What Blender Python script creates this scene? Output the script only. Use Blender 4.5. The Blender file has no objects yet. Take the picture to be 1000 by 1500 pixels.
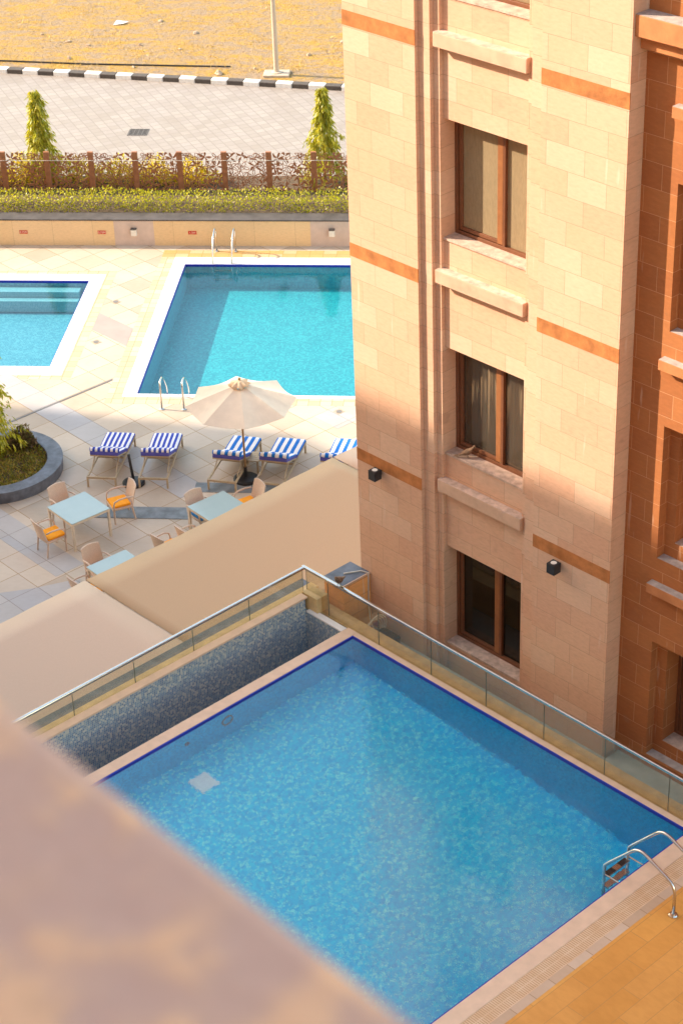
import bpy, bmesh, math, random
import numpy as np
from mathutils import Vector, Matrix
random.seed(7); rng = np.random.default_rng(7)
sc = bpy.context.scene; COL = sc.collection
PI = math.pi; R = math.radians
A_B = R(-47.966)      # building frame (u along the facade, v away from the viewer)
A_D = R(-6.255)       # pool-deck frame
def rot(a, x, y): return (x*math.cos(a)-y*math.sin(a), x*math.sin(a)+y*math.cos(a))

# ------------------------------------------------------------------ materials
class NT:
    def __init__(s, name):
        s.m = bpy.data.materials.new(name); s.m.use_nodes = True
        s.t = s.m.node_tree; s.t.nodes.clear()
        s.out = s.t.nodes.new('ShaderNodeOutputMaterial')
    def n(s, typ, **kw):
        nd = s.t.nodes.new(typ)
        for k, v in kw.items():
            if k in nd.inputs.keys() if hasattr(nd.inputs, 'keys') else False: nd.inputs[k].default_value = v
            else: setattr(nd, k, v)
        return nd
    def l(s, a, b): s.t.links.new(a, b)
    def coord(s, kind='Object'):
        return s.n('ShaderNodeTexCoord').outputs[kind]
    def mapv(s, vec, scale=(1,1,1), rotz=0, loc=(0,0,0)):
        m = s.n('ShaderNodeMapping'); s.l(vec, m.inputs['Vector'])
        m.inputs['Scale'].default_value = scale; m.inputs['Rotation'].default_value = (0,0,rotz); m.inputs['Location'].default_value = loc
        return m.outputs[0]
    def noise(s, vec, scale, detail=4, rough=.55, col=False):
        n = s.n('ShaderNodeTexNoise'); s.l(vec, n.inputs['Vector'])
        n.inputs['Scale'].default_value = scale; n.inputs['Detail'].default_value = detail; n.inputs['Roughness'].default_value = rough
        return n.outputs['Color' if col else 'Fac']
    def ramp(s, fac, stops, interp='LINEAR'):
        r = s.n('ShaderNodeValToRGB'); s.l(fac, r.inputs[0]); e = r.color_ramp; e.interpolation = interp
        while len(e.elements) < len(stops): e.elements.new(.5)
        for el, (p, c) in zip(e.elements, stops):
            el.position = p; el.color = (c if isinstance(c, tuple) else (c, c, c)) + (1,)
        return r.outputs[0]
    def mix(s, fac, a, b, mode='MIX'):
        m = s.n('ShaderNodeMix'); m.data_type = 'RGBA'; m.blend_type = mode
        for sock, v in ((m.inputs[0], fac), (m.inputs[6], a), (m.inputs[7], b)):
            if isinstance(v, bpy.types.NodeSocket): s.l(v, sock)
            elif isinstance(v, tuple): sock.default_value = v + (1,)
            else: sock.default_value = v
        return m.outputs[2]
    def math(s, op, a, b=None, c=None):
        m = s.n('ShaderNodeMath'); m.operation = op
        for i, v in enumerate((a, b, c)):
            if v is None: continue
            if isinstance(v, bpy.types.NodeSocket): s.l(v, m.inputs[i])
            else: m.inputs[i].default_value = v
        return m.outputs[0]
    def sep(s, vec):
        x = s.n('ShaderNodeSeparateXYZ'); s.l(vec, x.inputs[0]); return x.outputs
    def comb(s, x, y, z=0):
        c = s.n('ShaderNodeCombineXYZ')
        for i, v in enumerate((x, y, z)):
            if isinstance(v, bpy.types.NodeSocket): s.l(v, c.inputs[i])
            else: c.inputs[i].default_value = v
        return c.outputs[0]
    def bump(s, h, strength=.3, dist=.02, normal=None):
        b = s.n('ShaderNodeBump'); s.l(h, b.inputs['Height']); b.inputs['Strength'].default_value = strength; b.inputs['Distance'].default_value = dist
        if normal is not None: s.l(normal, b.inputs['Normal'])
        return b.outputs[0]
    def schlick(s, f0=.04, normal=None):
        lw = s.n('ShaderNodeLayerWeight'); lw.inputs['Blend'].default_value = .5
        if normal is not None: s.l(normal, lw.inputs['Normal'])
        return s.math('MULTIPLY_ADD', s.math('POWER', lw.outputs['Facing'], 5.0), 1-f0, f0)
    def pbsdf(s, color, rough=.7, metal=0, normal=None, spec=.35, finish=True):
        p = s.n('ShaderNodeBsdfPrincipled')
        for k, v in (('Base Color', color), ('Roughness', rough), ('Metallic', metal), ('Specular IOR Level', spec)):
            if isinstance(v, bpy.types.NodeSocket): s.l(v, p.inputs[k])
            elif isinstance(v, tuple): p.inputs[k].default_value = v + (1,)
            else: p.inputs[k].default_value = v
        if normal is not None: s.l(normal, p.inputs['Normal'])
        if finish: s.l(p.outputs[0], s.out.inputs[0])
        return p
MATS = {}
def plain(name, color, rough=.6, metal=0, var=.12, scale=12, spec=.35, bump=0):
    t = NT(name); c = t.coord()
    n = t.noise(c, scale, 5)
    dark = tuple(x*(1-var) for x in color); lite = tuple(min(1, x*(1+var)) for x in color)
    col = t.ramp(n, [(.3, dark), (.7, lite)])
    nm = t.bump(t.noise(c, scale*6, 3), bump, .01) if bump else None
    t.pbsdf(col, rough, metal, nm, spec); MATS[name] = t.m; return t.m

def wallvec(t):
    s = t.sep(t.coord())
    return t.comb(t.math('ADD', s[0], s[1]), s[2], 0), s

def ashlar(name, stones, bw=.66, bh=.3505, mortar=.0035, mcol=(.36,.22,.14), streak=.4, zoff=0.0, rough=.82):
    """dressed stone blocks; stones = list of colours picked per block"""
    t = NT(name); v, s = wallvec(t)
    v = t.mapv(v, loc=(.13, zoff, 0))
    # per-row jitter of the block length: shift rows
    def bricks(bwi, off, freq):
        b = t.n('ShaderNodeTexBrick'); t.l(v, b.inputs['Vector'])
        b.offset = off; b.offset_frequency = freq; b.squash = 1; b.squash_frequency = 2
        b.inputs['Color1'].default_value = (0,0,0,1); b.inputs['Color2'].default_value = (1,1,1,1); b.inputs['Mortar'].default_value = (.5,.5,.5,1)
        b.inputs['Scale'].default_value = 1; b.inputs['Mortar Size'].default_value = mortar; b.inputs['Mortar Smooth'].default_value = .3
        b.inputs['Bias'].default_value = 0; b.inputs['Brick Width'].default_value = bwi; b.inputs['Row Height'].default_value = bh
        return b
    b = bricks(bw, .43, 2)
    k = len(stones)
    idc = t.ramp(b.outputs['Color'], [((i+.0)/k, c) for i, c in enumerate(stones)], 'CONSTANT')
    co = t.coord()
    big = t.noise(co, .55, 3); fine = t.noise(t.mapv(co, (3,3,9)), 3.0, 6, .65)
    vein = t.noise(t.mapv(co, (1.2,1.2,2.2)), 5, 2); 
    col = t.mix(.5, idc, t.ramp(fine, [(.25, tuple(x*.72 for x in stones[0])), (.5, stones[1]), (.8, tuple(min(1,x*1.18) for x in stones[0]))]), 'MIX')
    col = t.mix(.35, col, t.ramp(big, [(.3, (.84,.80,.76)), (.7, (1.0,1.0,1.0))]), 'MULTIPLY')
    # pale drips and scuffs with a shape of their own
    drip = t.noise(t.mapv(co, (6,6,.7)), 1.6, 3, .5)
    col = t.mix(t.math('MULTIPLY', t.ramp(drip, [(.66, 0.0), (.74, 1.0)]), streak), col, (.75,.62,.5))
    pit = t.noise(co, 2.6, 2, .4)
    col = t.mix(t.math('MULTIPLY', t.ramp(pit, [(.74, 0.0), (.8, 1.0)]), streak*.8), col, (.34,.2,.14))
    col = t.mix(b.outputs['Fac'], col, mcol)
    h = t.math('SUBTRACT', t.math('MULTIPLY', t.noise(co, 14, 6, .6), .35), b.outputs['Fac'])
    t.pbsdf(col, rough, 0, t.bump(h, .5, .006), .25); MATS[name] = t.m; return t.m

def mosaic(name, cols, size=.03, grout=(.5,.6,.6), gsize=.06, axis='auto', rough=.35, patch=.35):
    t = NT(name); co = t.coord(); geo = t.n('ShaderNodeNewGeometry'); s = t.sep(co); nrm = t.sep(t.n('ShaderNodeTexCoord').outputs['Normal'])
    # floor: x,y; walls: x+y,z
    flat = t.math('GREATER_THAN', t.math('ABSOLUTE', nrm[2]), .6)
    inv = t.math('SUBTRACT', 1.0, flat)
    a = t.math('ADD', s[0], t.math('MULTIPLY', inv, s[1]))
    bq = t.math('ADD', t.math('MULTIPLY', flat, s[1]), t.math('MULTIPLY', inv, s[2]))
    a = t.math('DIVIDE', a, size); bq = t.math('DIVIDE', bq, size)
    cell = t.comb(t.math('FLOOR', a), t.math('FLOOR', bq), 0)
    wn = t.n('ShaderNodeTexWhiteNoise'); wn.noise_dimensions = '2D'; t.l(cell, wn.inputs['Vector'])
    k = len(cols)
    col = t.ramp(wn.outputs['Value'], [(i/k, c) for i, c in enumerate(cols)], 'CONSTANT')
    fa = t.math('FRACT', a); fb = t.math('FRACT', bq)
    g = t.math('MAXIMUM', t.math('LESS_THAN', fa, gsize), t.math('LESS_THAN', fb, gsize))
    col = t.mix(g, col, grout)
    big = t.noise(co, .9, 4)
    col = t.mix(patch, col, t.ramp(big, [(.3, (.7,.8,.85)), (.7, (1.0,1.0,1.0))]), 'MULTIPLY')
    t.pbsdf(col, rough, 0, None, .4); MATS[name] = t.m; return t.m

def water_mat(name, tint, scale, bump, seed=0.0, rough=.02, f0=.03, refr=False):
    t = NT(name); co = t.mapv(t.coord(), (1,1,1), .5, (seed,seed*.7,0))
    h1 = t.noise(t.mapv(co, (1,1.35,1)), scale, 3, .6); h2 = t.noise(co, scale*.22, 2, .5)
    h = t.math('ADD', h1, t.math('MULTIPLY', h2, 2.0))
    nm = t.bump(h, bump, .03)
    fr = t.schlick(f0, nm)
    g = t.n('ShaderNodeBsdfGlossy'); g.inputs['Roughness'].default_value = rough; t.l(nm, g.inputs['Normal'])
    if refr:
        gb = t.n('ShaderNodeBsdfGlass'); gb.inputs['Color'].default_value = tint + (1,); gb.inputs['IOR'].default_value = 1.16; gb.inputs['Roughness'].default_value = .0; t.l(t.bump(h, bump*3.7, .03), gb.inputs['Normal'])
        m = t.n('ShaderNodeMixShader'); t.l(fr, m.inputs[0]); t.l(gb.outputs[0], m.inputs[1]); t.l(g.outputs[0], m.inputs[2])
        t.l(m.outputs[0], t.out.inputs[0]); MATS[name] = t.m; return t.m
    else:
        tr = t.n('ShaderNodeBsdfTransparent'); tr.inputs[0].default_value = tint + (1,)
    m = t.n('ShaderNodeMixShader'); t.l(fr, m.inputs[0]); t.l(tr.outputs[0], m.inputs[1]); t.l(g.outputs[0], m.inputs[2])
    t.l(m.outputs[0], t.out.inputs[0]); MATS[name] = t.m; return t.m

def glass_mat(name, tint, dirt=(0.6,.55,.45), dirt_amt=0.0, streaky=False, rough=.02):
    t = NT(name); co = t.coord()
    fr = t.schlick(.05)
    g = t.n('ShaderNodeBsdfGlossy'); g.inputs['Roughness'].default_value = rough
    tr = t.n('ShaderNodeBsdfTransparent'); tr.inputs[0].default_value = tint + (1,)
    m = t.n('ShaderNodeMixShader'); t.l(fr, m.inputs[0]); t.l(tr.outputs[0], m.inputs[1]); t.l(g.outputs[0], m.inputs[2])
    d = t.n('ShaderNodeBsdfDiffuse'); d.inputs[0].default_value = dirt + (1,)
    sp = t.noise(t.mapv(co, (9,9,2.5)), 4, 5, .7)
    f = t.math('MULTIPLY', t.ramp(sp, [(.3, .75), (.75, 1.0)]), dirt_amt)
    m2 = t.n('ShaderNodeMixShader'); t.l(f, m2.inputs[0]); t.l(m.outputs[0], m2.inputs[1]); t.l(d.outputs[0], m2.inputs[2])
    t.l(m2.outputs[0], t.out.inputs[0]); MATS[name] = t.m; return t.m

def leaf_mat(name, stops, trans=.35):
    t = NT(name); geo = t.n('ShaderNodeNewGeometry')
    col = t.ramp(geo.outputs['Random Per Island'], stops)
    big = t.noise(t.coord(), 2.2, 2)
    col = t.mix(.3, col, t.ramp(big, [(.3, (.6,.62,.5)), (.7, (1.0,1.0,1.0))]), 'MULTIPLY')
    d = t.n('ShaderNodeBsdfDiffuse'); t.l(col, d.inputs[0])
    tl = t.n('ShaderNodeBsdfTranslucent'); t.l(col, tl.inputs[0])
    m = t.n('ShaderNodeMixShader'); m.inputs[0].default_value = trans; t.l(d.outputs[0], m.inputs[1]); t.l(tl.outputs[0], m.inputs[2])
    gl = t.n('ShaderNodeBsdfGlossy'); gl.inputs['Roughness'].default_value = .45
    m2 = t.n('ShaderNodeMixShader'); m2.inputs[0].default_value = .05; t.l(m.outputs[0], m2.inputs[1]); t.l(gl.outputs[0], m2.inputs[2])
    t.l(m2.outputs[0], t.out.inputs[0]); MATS[name] = t.m; return t.m

def tiles_mat(name, stones, size, ang, off=(0,0), grout=(.3,.24,.18), gs=.012, rough=.55, stain=.3, bump=.25, stagger=0):
    t = NT(name); co = t.coord()
    v = t.sep(t.mapv(co, (1,1,1), -ang))
    a = t.math('DIVIDE', t.math('SUBTRACT', v[0], off[0]), size[0]); b = t.math('DIVIDE', t.math('SUBTRACT', v[1], off[1]), size[1])
    if stagger: b = t.math('ADD', b, t.math('MULTIPLY', t.math('FLOOR', a), stagger))
    wn = t.n('ShaderNodeTexWhiteNoise'); wn.noise_dimensions = '2D'; t.l(t.comb(t.math('FLOOR', a), t.math('FLOOR', b)), wn.inputs['Vector'])
    k = len(stones)
    col = t.ramp(wn.outputs['Value'], [(i/k, c) for i, c in enumerate(stones)], 'CONSTANT')
    n = t.noise(co, 1.1, 6, .6)
    col = t.mix(stain, col, t.ramp(n, [(.3, (.72,.66,.58)), (.65, (1.0,1.0,1.0))]), 'MULTIPLY')
    n2 = t.noise(t.mapv(co, (1,2.5,1), .8), 6, 5, .6)
    col = t.mix(stain*.6, col, t.ramp(n2, [(.35, (.8,.76,.7)), (.6, (1.0,1.0,1.0))]), 'MULTIPLY')
    fa = t.math('FRACT', a); fb = t.math('FRACT', b)
    g = t.math('MAXIMUM', t.math('LESS_THAN', fa, gs/size[0]), t.math('LESS_THAN', fb, gs/size[1]))
    col = t.mix(g, col, grout)
    t.pbsdf(col, rough, 0, t.bump(t.math('SUBTRACT', t.math('MULTIPLY', n2, .2), g), bump, .004), .3)
    MATS[name] = t.m; return t.m

# stone
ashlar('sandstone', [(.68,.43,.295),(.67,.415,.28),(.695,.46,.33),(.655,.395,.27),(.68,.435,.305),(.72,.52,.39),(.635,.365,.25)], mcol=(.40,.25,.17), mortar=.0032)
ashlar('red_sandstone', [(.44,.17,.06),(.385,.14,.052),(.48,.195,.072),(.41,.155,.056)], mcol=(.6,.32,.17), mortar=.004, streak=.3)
ashlar('orange_brick', [(.86,.42,.15),(.80,.37,.12),(.88,.46,.19)], bw=.45, bh=.3, mcol=(.25,.13,.07))
ashlar('pool_wall_stone', [(.80,.58,.33),(.78,.56,.32),(.82,.60,.36)], bw=1.22, bh=.86, mcol=(.4,.28,.17), streak=.1, zoff=.02)
plain('grey_stone_panel', (.60,.47,.40), .7, var=.08, scale=4)
plain('terracotta_band', (.45,.172,.055), .75, var=.3, scale=5, bump=.4)
plain('sandstone_trim', (.57,.375,.265), .8, var=.14, scale=4, bump=.25)
plain('red_trim', (.50,.20,.08), .8, var=.16, scale=4, bump=.25)
plain('weathered_sill', (.55,.40,.32), .85, var=.3, scale=9, bump=.3)
plain('grey_sill', (.42,.36,.33), .85, var=.25, scale=9, bump=.3)
plain('slate', (.085,.075,.075), .55, var=.3, scale=3, bump=.2)
plain('blue_slate', (.12,.135,.17), .5, var=.35, scale=5, bump=.2)
plain('slate_strip_stone', (.17,.19,.21), .45, var=.35, scale=4)
plain('window_frame', (.17,.065,.03), .4, var=.12, spec=.5)
plain('window_frame_lit', (.30,.12,.045), .4, var=.12, spec=.5)  # same frame brown, sunlight on the stile put into the colour
plain('curtain', (.62,.52,.42), .9, var=.1, scale=3)
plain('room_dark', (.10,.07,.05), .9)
plain('steel', (.62,.6,.57), .22, 1.0, var=.06, scale=20)
plain('chrome_plate', (.7,.68,.65), .15, 1.0, var=.05)
plain('lamp_black', (.025,.025,.028), .45, var=.2)
plain('lamp_glass', (.75,.72,.66), .35, var=.1)
plain('coping_cream', (.72,.52,.38), .6, var=.08, scale=5)
plain('coping_white', (.80,.77,.74), .5, var=.05, scale=4)
plain('ledge_yellow', (.62,.45,.23), .7, var=.2, scale=5, bump=.2)
plain('trench_grey', (.36,.38,.36), .8, var=.15, scale=4)
plain('glass_edge', (.16,.2,.17), .3)
plain('blue_tile', (.02,.035,.42), .3, var=.15, scale=8)
plain('black_rubber', (.02,.018,.018), .7)
plain('cable_white', (.6,.55,.48), .6)
plain('awning_tan', (.43,.305,.195), .85, var=.025, scale=40)
plain('awning_pink', (.52,.40,.315), .85, var=.025, scale=40)
plain('awning_hem', (.7,.55,.42), .8)
plain('umbrella_cloth', (.70,.60,.485), .85, var=.05, scale=5)
plain('umbrella_vent', (.66,.5,.34), .85, var=.1, scale=9)
plain('teak', (.36,.22,.11), .6, var=.2, scale=20)
plain('lounger_frame', (.42,.33,.22), .5, var=.12)
plain('cushion_blue', (.085,.085,.36), .8, var=.1)
plain('cushion_orange', (.85,.33,.012), .8, var=.06)
plain('cushion_azure', (.02,.2,.55), .8, var=.06)
plain('wicker', (.58,.46,.38), .75, var=.12, scale=60, bump=.3)
plain('chair_metal', (.60,.52,.42), .5, var=.08)
plain('table_glass', (.36,.48,.50), .12, var=.03, scale=3, spec=.6)
plain('fence_metal', (.33,.14,.07), .55, var=.2, scale=9)
plain('wire_white', (.7,.66,.6), .5)
plain('soil', (.10,.07,.045), .95, var=.4, scale=9, bump=.5)
plain('bark', (.16,.11,.07), .9, var=.3, scale=20)
plain('kerb_black', (.085,.07,.062), .7, var=.2)
plain('kerb_white', (.78,.75,.72), .7, var=.1)
plain('concrete', (.46,.38,.30), .85, var=.2, scale=6, bump=.3)
plain('lamp_post_paint', (.52,.42,.33), .5, var=.08)
plain('iron_grate', (.12,.105,.10), .6, .4, var=.2)
plain('rock', (.42,.31,.23), .9, var=.3, scale=14, bump=.4)
plain('paper_white', (.82,.8,.78), .7)
plain('sign_red', (.55,.06,.025), .6, var=.1)
plain('sign_text', (.8,.6,.5), .6)
plain('drain_metal', (.20,.19,.185), .5, .1, var=.15)
plain('floor_drain_plate', (.5,.38,.26), .4, .5, var=.2)
plain('pink_grey_tile', (.36,.305,.28), .5, var=.06, scale=2)
plain('bird_brown', (.20,.12,.075), .85, var=.4, scale=30)
plain('bird_beak', (.10,.07,.05), .5)
plain('mosaic_plate', (.62,.84,.95), .4, var=.25, scale=60)
plain('tower_roof', (.4,.33,.28), .9)
# paving
tiles_mat('deck_tile', [(.51,.425,.345),(.56,.475,.39),(.46,.38,.305),(.53,.45,.38)], (.765,.765), R(137), (37.68,-24.28), grout=(.33,.22,.12), gs=.018)
tiles_mat('deck_grey_tile', [(.42,.40,.40),(.45,.43,.43),(.40,.39,.41)], (.765,.765), R(137), (37.68,-24.28), grout=(.25,.22,.2), gs=.016)
tiles_mat('grating_deck', [(.58,.46,.33),(.55,.42,.29),(.61,.50,.38)], (.30,.30), 0, (0,0), grout=(.40,.28,.16), gs=.02)
tiles_mat('grating_orange', [(.56,.35,.14),(.53,.34,.15),(.58,.42,.25)], (.4,.4), 0, (0,0), grout=(.42,.24,.08), gs=.02)
tiles_mat('road_paver', [(.315,.28,.26),(.33,.295,.275),(.305,.27,.245),(.34,.305,.28)], (.33,.33), R(28), grout=(.235,.20,.18), gs=.03, stain=.35)
tiles_mat('wood_plank', [(.76,.36,.085),(.71,.325,.075),(.79,.40,.105),(.74,.35,.09)], (.29,1.15), 0, (.02,.3), grout=(.50,.25,.08), gs=.008, stain=.5, stagger=.37)
def overflow_grate():
    t = NT('overflow_grate'); s = t.sep(t.coord())
    f = t.math('FRACT', t.math('DIVIDE', s[1], .034)); g = t.math('LESS_THAN', f, .36)
    f2 = t.math('FRACT', t.math('DIVIDE', s[0], .125)); g = t.math('MULTIPLY', g, t.math('GREATER_THAN', f2, .12))
    n = t.noise(t.coord(), 5, 4)
    base = t.ramp(n, [(.35, (.66,.44,.27)), (.65, (.74,.55,.38))])
    t.pbsdf(t.mix(g, base, (.50,.30,.16)), .6, 0, t.bump(t.math('SUBTRACT', 1.0, g), .5, .006)); MATS['overflow_grate'] = t.m
overflow_grate()
tiles_mat('border_stone', [(.62,.45,.33),(.58,.41,.29),(.66,.5,.38)], (.3,.36), 0, (0,.1), grout=(.38,.24,.14), gs=.01)
# mosaics
mosaic('terrace_floor_mosaic', [(.003,.52,.90),(.004,.56,.93),(.005,.60,.95),(.003,.42,.83),(.008,.70,.97),(.18,.88,.98)], .031, (.01,.55,.88), .08)
mosaic('terrace_wall_mosaic', [(.006,.40,.72),(.008,.45,.78),(.012,.50,.82),(.006,.35,.66)], .03, (.06,.45,.60), .1)
mosaic('trough_mosaic', [(.15,.28,.46),(.20,.33,.48),(.30,.40,.48),(.11,.21,.37),(.52,.55,.54)], .034, (.58,.56,.48), .16)
mosaic('deck_pool_mosaic', [(.012,.30,.37),(.018,.33,.40),(.03,.39,.45),(.010,.26,.34)], .05, (.04,.37,.42), .06)
mosaic('deck_pool_wall', [(.02,.36,.48),(.03,.40,.52),(.02,.32,.44)], .05, (.1,.32,.34), .06)
mosaic('small_pool_mosaic', [(.03,.24,.36),(.045,.28,.40),(.08,.34,.45)], .05, (.2,.5,.55), .06)
mosaic('step_mosaic', [(.13,.36,.44),(.16,.40,.48)], .05, (.4,.6,.62), .06)
water_mat('terrace_water', (1,1,1), 9, .11, .3, .015, .075, True)
water_mat('deck_water', (.80,.95,.97), 5, .05, 3.1, .02, .035)
glass_mat('rail_glass', (.93,.91,.82), (.6,.55,.40), .10)
glass_mat('pane_dusty', (.42,.36,.28), (.44,.34,.21), .72)
glass_mat('pane_clear', (.62,.56,.48), (.45,.38,.30), .10)
glass_mat('pane_dark', (.22,.16,.11), (.3,.22,.15), .06)
leaf_mat('hedge_leaf', [(0, (.28,.31,.012)), (.4, (.50,.49,.014)), (.75, (.62,.55,.02)), (1, (.40,.36,.03))], .5)
leaf_mat('bush_leaf', [(0, (.40,.36,.012)), (.5, (.74,.56,.015)), (1, (.85,.64,.02))], .6)
leaf_mat('tree_leaf', [(0, (.24,.28,.012)), (.5, (.48,.46,.018)), (1, (.64,.55,.04))])
leaf_mat('cover_leaf', [(0, (.12,.14,.02)), (.4, (.30,.28,.03)), (.75, (.44,.33,.04)), (1, (.28,.12,.04))])
leaf_mat('reddish_leaf', [(0, (.12,.10,.03)), (.5, (.2,.12,.06)), (1, (.15,.15,.03))])
leaf_mat('dry_grass', [(0, (.42,.26,.07)), (.5, (.55,.36,.10)), (1, (.62,.45,.18))], .2)
def stripes(name, blue, period, duty=.52):
    t = NT(name); s = t.sep(t.coord())
    f = t.math('FRACT', t.math('ADD', t.math('DIVIDE', s[0], period), .25)); g = t.math('LESS_THAN', f, duty)
    n = t.noise(t.coord(), 120, 2)
    c = t.mix(g, (.78,.77,.80), blue)
    t.pbsdf(t.mix(.2, c, t.ramp(n, [(.3, (.75,.75,.75)), (.7, (1.0,1.0,1.0))]), 'MULTIPLY'), .95, 0, t.bump(n, .2, .004)); MATS[name] = t.m
stripes('towel_indigo', (.03,.065,.42), .125)
stripes('towel_azure', (.006,.15,.56), .185, .5)
def sand():
    t = NT('sand'); co = t.coord(); m = t.mapv(co, (1,2.2,1), .12)
    big = t.noise(m, .8, 8, .68); fine = t.noise(co, 4.5, 6, .75); spk = t.noise(co, 22, 3, .6)
    gmask = t.math('ADD', t.math('MULTIPLY', big, .6), t.math('MULTIPLY', fine, .4))
    grey = t.ramp(spk, [(.3, (.27,.195,.13)), (.7, (.39,.30,.215))])
    gold = t.ramp(spk, [(.3, (.36,.21,.045)), (.7, (.52,.335,.09))])
    col = t.mix(t.ramp(gmask, [(.44, 0.0), (.57, 1.0)]), grey, gold)
    col = t.mix(t.math('MULTIPLY', t.ramp(t.noise(co, 7, 4), [(.56, 0.0), (.68, 1.0)]), .75), col, (.24,.15,.09))
    t.pbsdf(col, .95, 0, t.bump(t.math('ADD', fine, t.math('MULTIPLY', spk, .5)), .9, .12), .1); MATS['sand'] = t.m
sand()
def parapet_mat():
    t = NT('parapet_stone'); co = t.coord()
    n = t.noise(t.mapv(co, (1,1,1)), 13, 3, .5); f = t.noise(co, 60, 5)
    col = t.ramp(n, [(.42, (.54,.335,.27)), (.52, (.57,.35,.265)), (.62, (.74,.43,.265))])
    col = t.mix(t.ramp(t.noise(t.mapv(co, (1,1,1), 0, (4,2,1)), 6.3, 2, .5), [(.62, 0.0), (.72, .6)]), col, (.30,.18,.13))
    col = t.mix(.3, col, t.ramp(f, [(.3, (.75,.75,.75)), (.7, (1.0,1.0,1.0))]), 'MULTIPLY')
    t.pbsdf(col, .85, 0, t.bump(n, .4, .02)); MATS['parapet_stone'] = t.m
parapet_mat()

# ------------------------------------------------------------------ mesh helpers
class MB:
    def __init__(s): s.v = []; s.f = []; s.mi = []; s.mat = 0
    def add(s, vs, fs):
        o = len(s.v); s.v += [tuple(p) for p in vs]; s.f += [tuple(i+o for i in f) for f in fs]; s.mi += [s.mat]*len(fs); return s
    def box(s, x0, x1, y0, y1, z0, z1):
        return s.add([(x0,y0,z0),(x1,y0,z0),(x1,y1,z0),(x0,y1,z0),(x0,y0,z1),(x1,y0,z1),(x1,y1,z1),(x0,y1,z1)],
                     [(0,3,2,1),(4,5,6,7),(0,1,5,4),(1,2,6,5),(2,3,7,6),(3,0,4,7)])
    def cbox(s, c, d, rz=0, rx=0, ry=0):
        M = Matrix.Translation(c) @ Matrix.Rotation(rz, 4, 'Z') @ Matrix.Rotation(rx, 4, 'X') @ Matrix.Rotation(ry, 4, 'Y')
        x, y, z = d[0]/2, d[1]/2, d[2]/2
        P = [M @ Vector(p) for p in [(-x,-y,-z),(x,-y,-z),(x,y,-z),(-x,y,-z),(-x,-y,z),(x,-y,z),(x,y,z),(-x,y,z)]]
        return s.add(P, [(0,3,2,1),(4,5,6,7),(0,1,5,4),(1,2,6,5),(2,3,7,6),(3,0,4,7)])
    def prism(s, poly, z0, z1):
        n = len(poly)
        a = sum(poly[i][0]*poly[(i+1)%n][1]-poly[(i+1)%n][0]*poly[i][1] for i in range(n))
        if a < 0: poly = poly[::-1]
        vs = [(x,y,z0) for x,y in poly]+[(x,y,z1) for x,y in poly]
        return s.add(vs, [tuple(range(n-1,-1,-1)), tuple(range(n,2*n))]+[(i,(i+1)%n,n+(i+1)%n,n+i) for i in range(n)])
    def ring(s, out, inn, z0, z1):
        """rectangular frame; out/inn = (x0,x1,y0,y1)"""
        def loop(r, z): return [(r[0],r[2],z),(r[1],r[2],z),(r[1],r[3],z),(r[0],r[3],z)]
        vs = loop(out,z0)+loop(out,z1)+loop(inn,z0)+loop(inn,z1); fs = []
        for i in range(4):
            j = (i+1)%4
            fs += [(i,j,4+j,4+i),(4+i,4+j,12+j,12+i),(12+i,12+j,8+j,8+i),(8+i,8+j,j,i)]
        return s.add(vs, fs)
    def tube(s, pts, r, n=10, caps=True):
        pts = [Vector(p) for p in pts]; k = len(pts)
        rs = r if isinstance(r, (list, tuple)) else [r]*k
        T = [(pts[min(i+1,k-1)]-pts[max(i-1,0)]).normalized() for i in range(k)]
        up = Vector((0,0,1)) if abs(T[0].z) < .9 else Vector((1,0,0))
        nrm = T[0].cross(up).normalized(); vs = []
        for i in range(k):
            nrm = (nrm - T[i]*nrm.dot(T[i])).normalized(); b = T[i].cross(nrm)
            for j in range(n):
                a = 2*PI*j/n; vs.append(pts[i] + (nrm*math.cos(a)+b*math.sin(a))*rs[i])
        fs = [(i*n+j, i*n+(j+1)%n, (i+1)*n+(j+1)%n, (i+1)*n+j) for i in range(k-1) for j in range(n)]
        if caps: fs += [tuple(range(n-1,-1,-1)), tuple((k-1)*n+j for j in range(n))]
        return s.add(vs, fs)
    def lathe(s, prof, n=24, c=(0,0,0)):
        vs = []; k = len(prof)
        for r, z in prof:
            for j in range(n):
                a = 2*PI*j/n; vs.append((c[0]+r*math.cos(a), c[1]+r*math.sin(a), c[2]+z))
        fs = [(i*n+j, i*n+(j+1)%n, (i+1)*n+(j+1)%n, (i+1)*n+j) for i in range(k-1) for j in range(n)]
        if prof[0][0] > 1e-6: fs.append(tuple(range(n-1,-1,-1)))
        if prof[-1][0] > 1e-6: fs.append(tuple((k-1)*n+j for j in range(n)))
        return s.add(vs, fs)
    def build(s, name, mats, parent=None, smooth=False, loc=None, rz=None, bevel=0):
        me = bpy.data.meshes.new(name); me.from_pydata(s.v, [], s.f)
        if not isinstance(mats, (list, tuple)): mats = [mats]
        for m in mats: me.materials.append(MATS[m])
        if len(mats) > 1: me.polygons.foreach_set('material_index', s.mi)
        if smooth: me.polygons.foreach_set('use_smooth', [True]*len(me.polygons))
        me.update()
        o = bpy.data.objects.new(name, me); COL.objects.link(o)
        if parent is not None: o.parent = parent
        if loc is not None: o.location = loc
        if rz is not None: o.rotation_euler = (0,0,rz)
        if bevel:
            b = o.modifiers.new('bevel', 'BEVEL'); b.width = bevel; b.segments = 2; b.limit_method = 'ANGLE'
        return o
def tag(o, label=None, cat=None, group=None, kind=None):
    if label: o['label'] = label
    if cat: o['category'] = cat
    if group: o['group'] = group
    if kind: o['kind'] = kind
    return o
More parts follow.
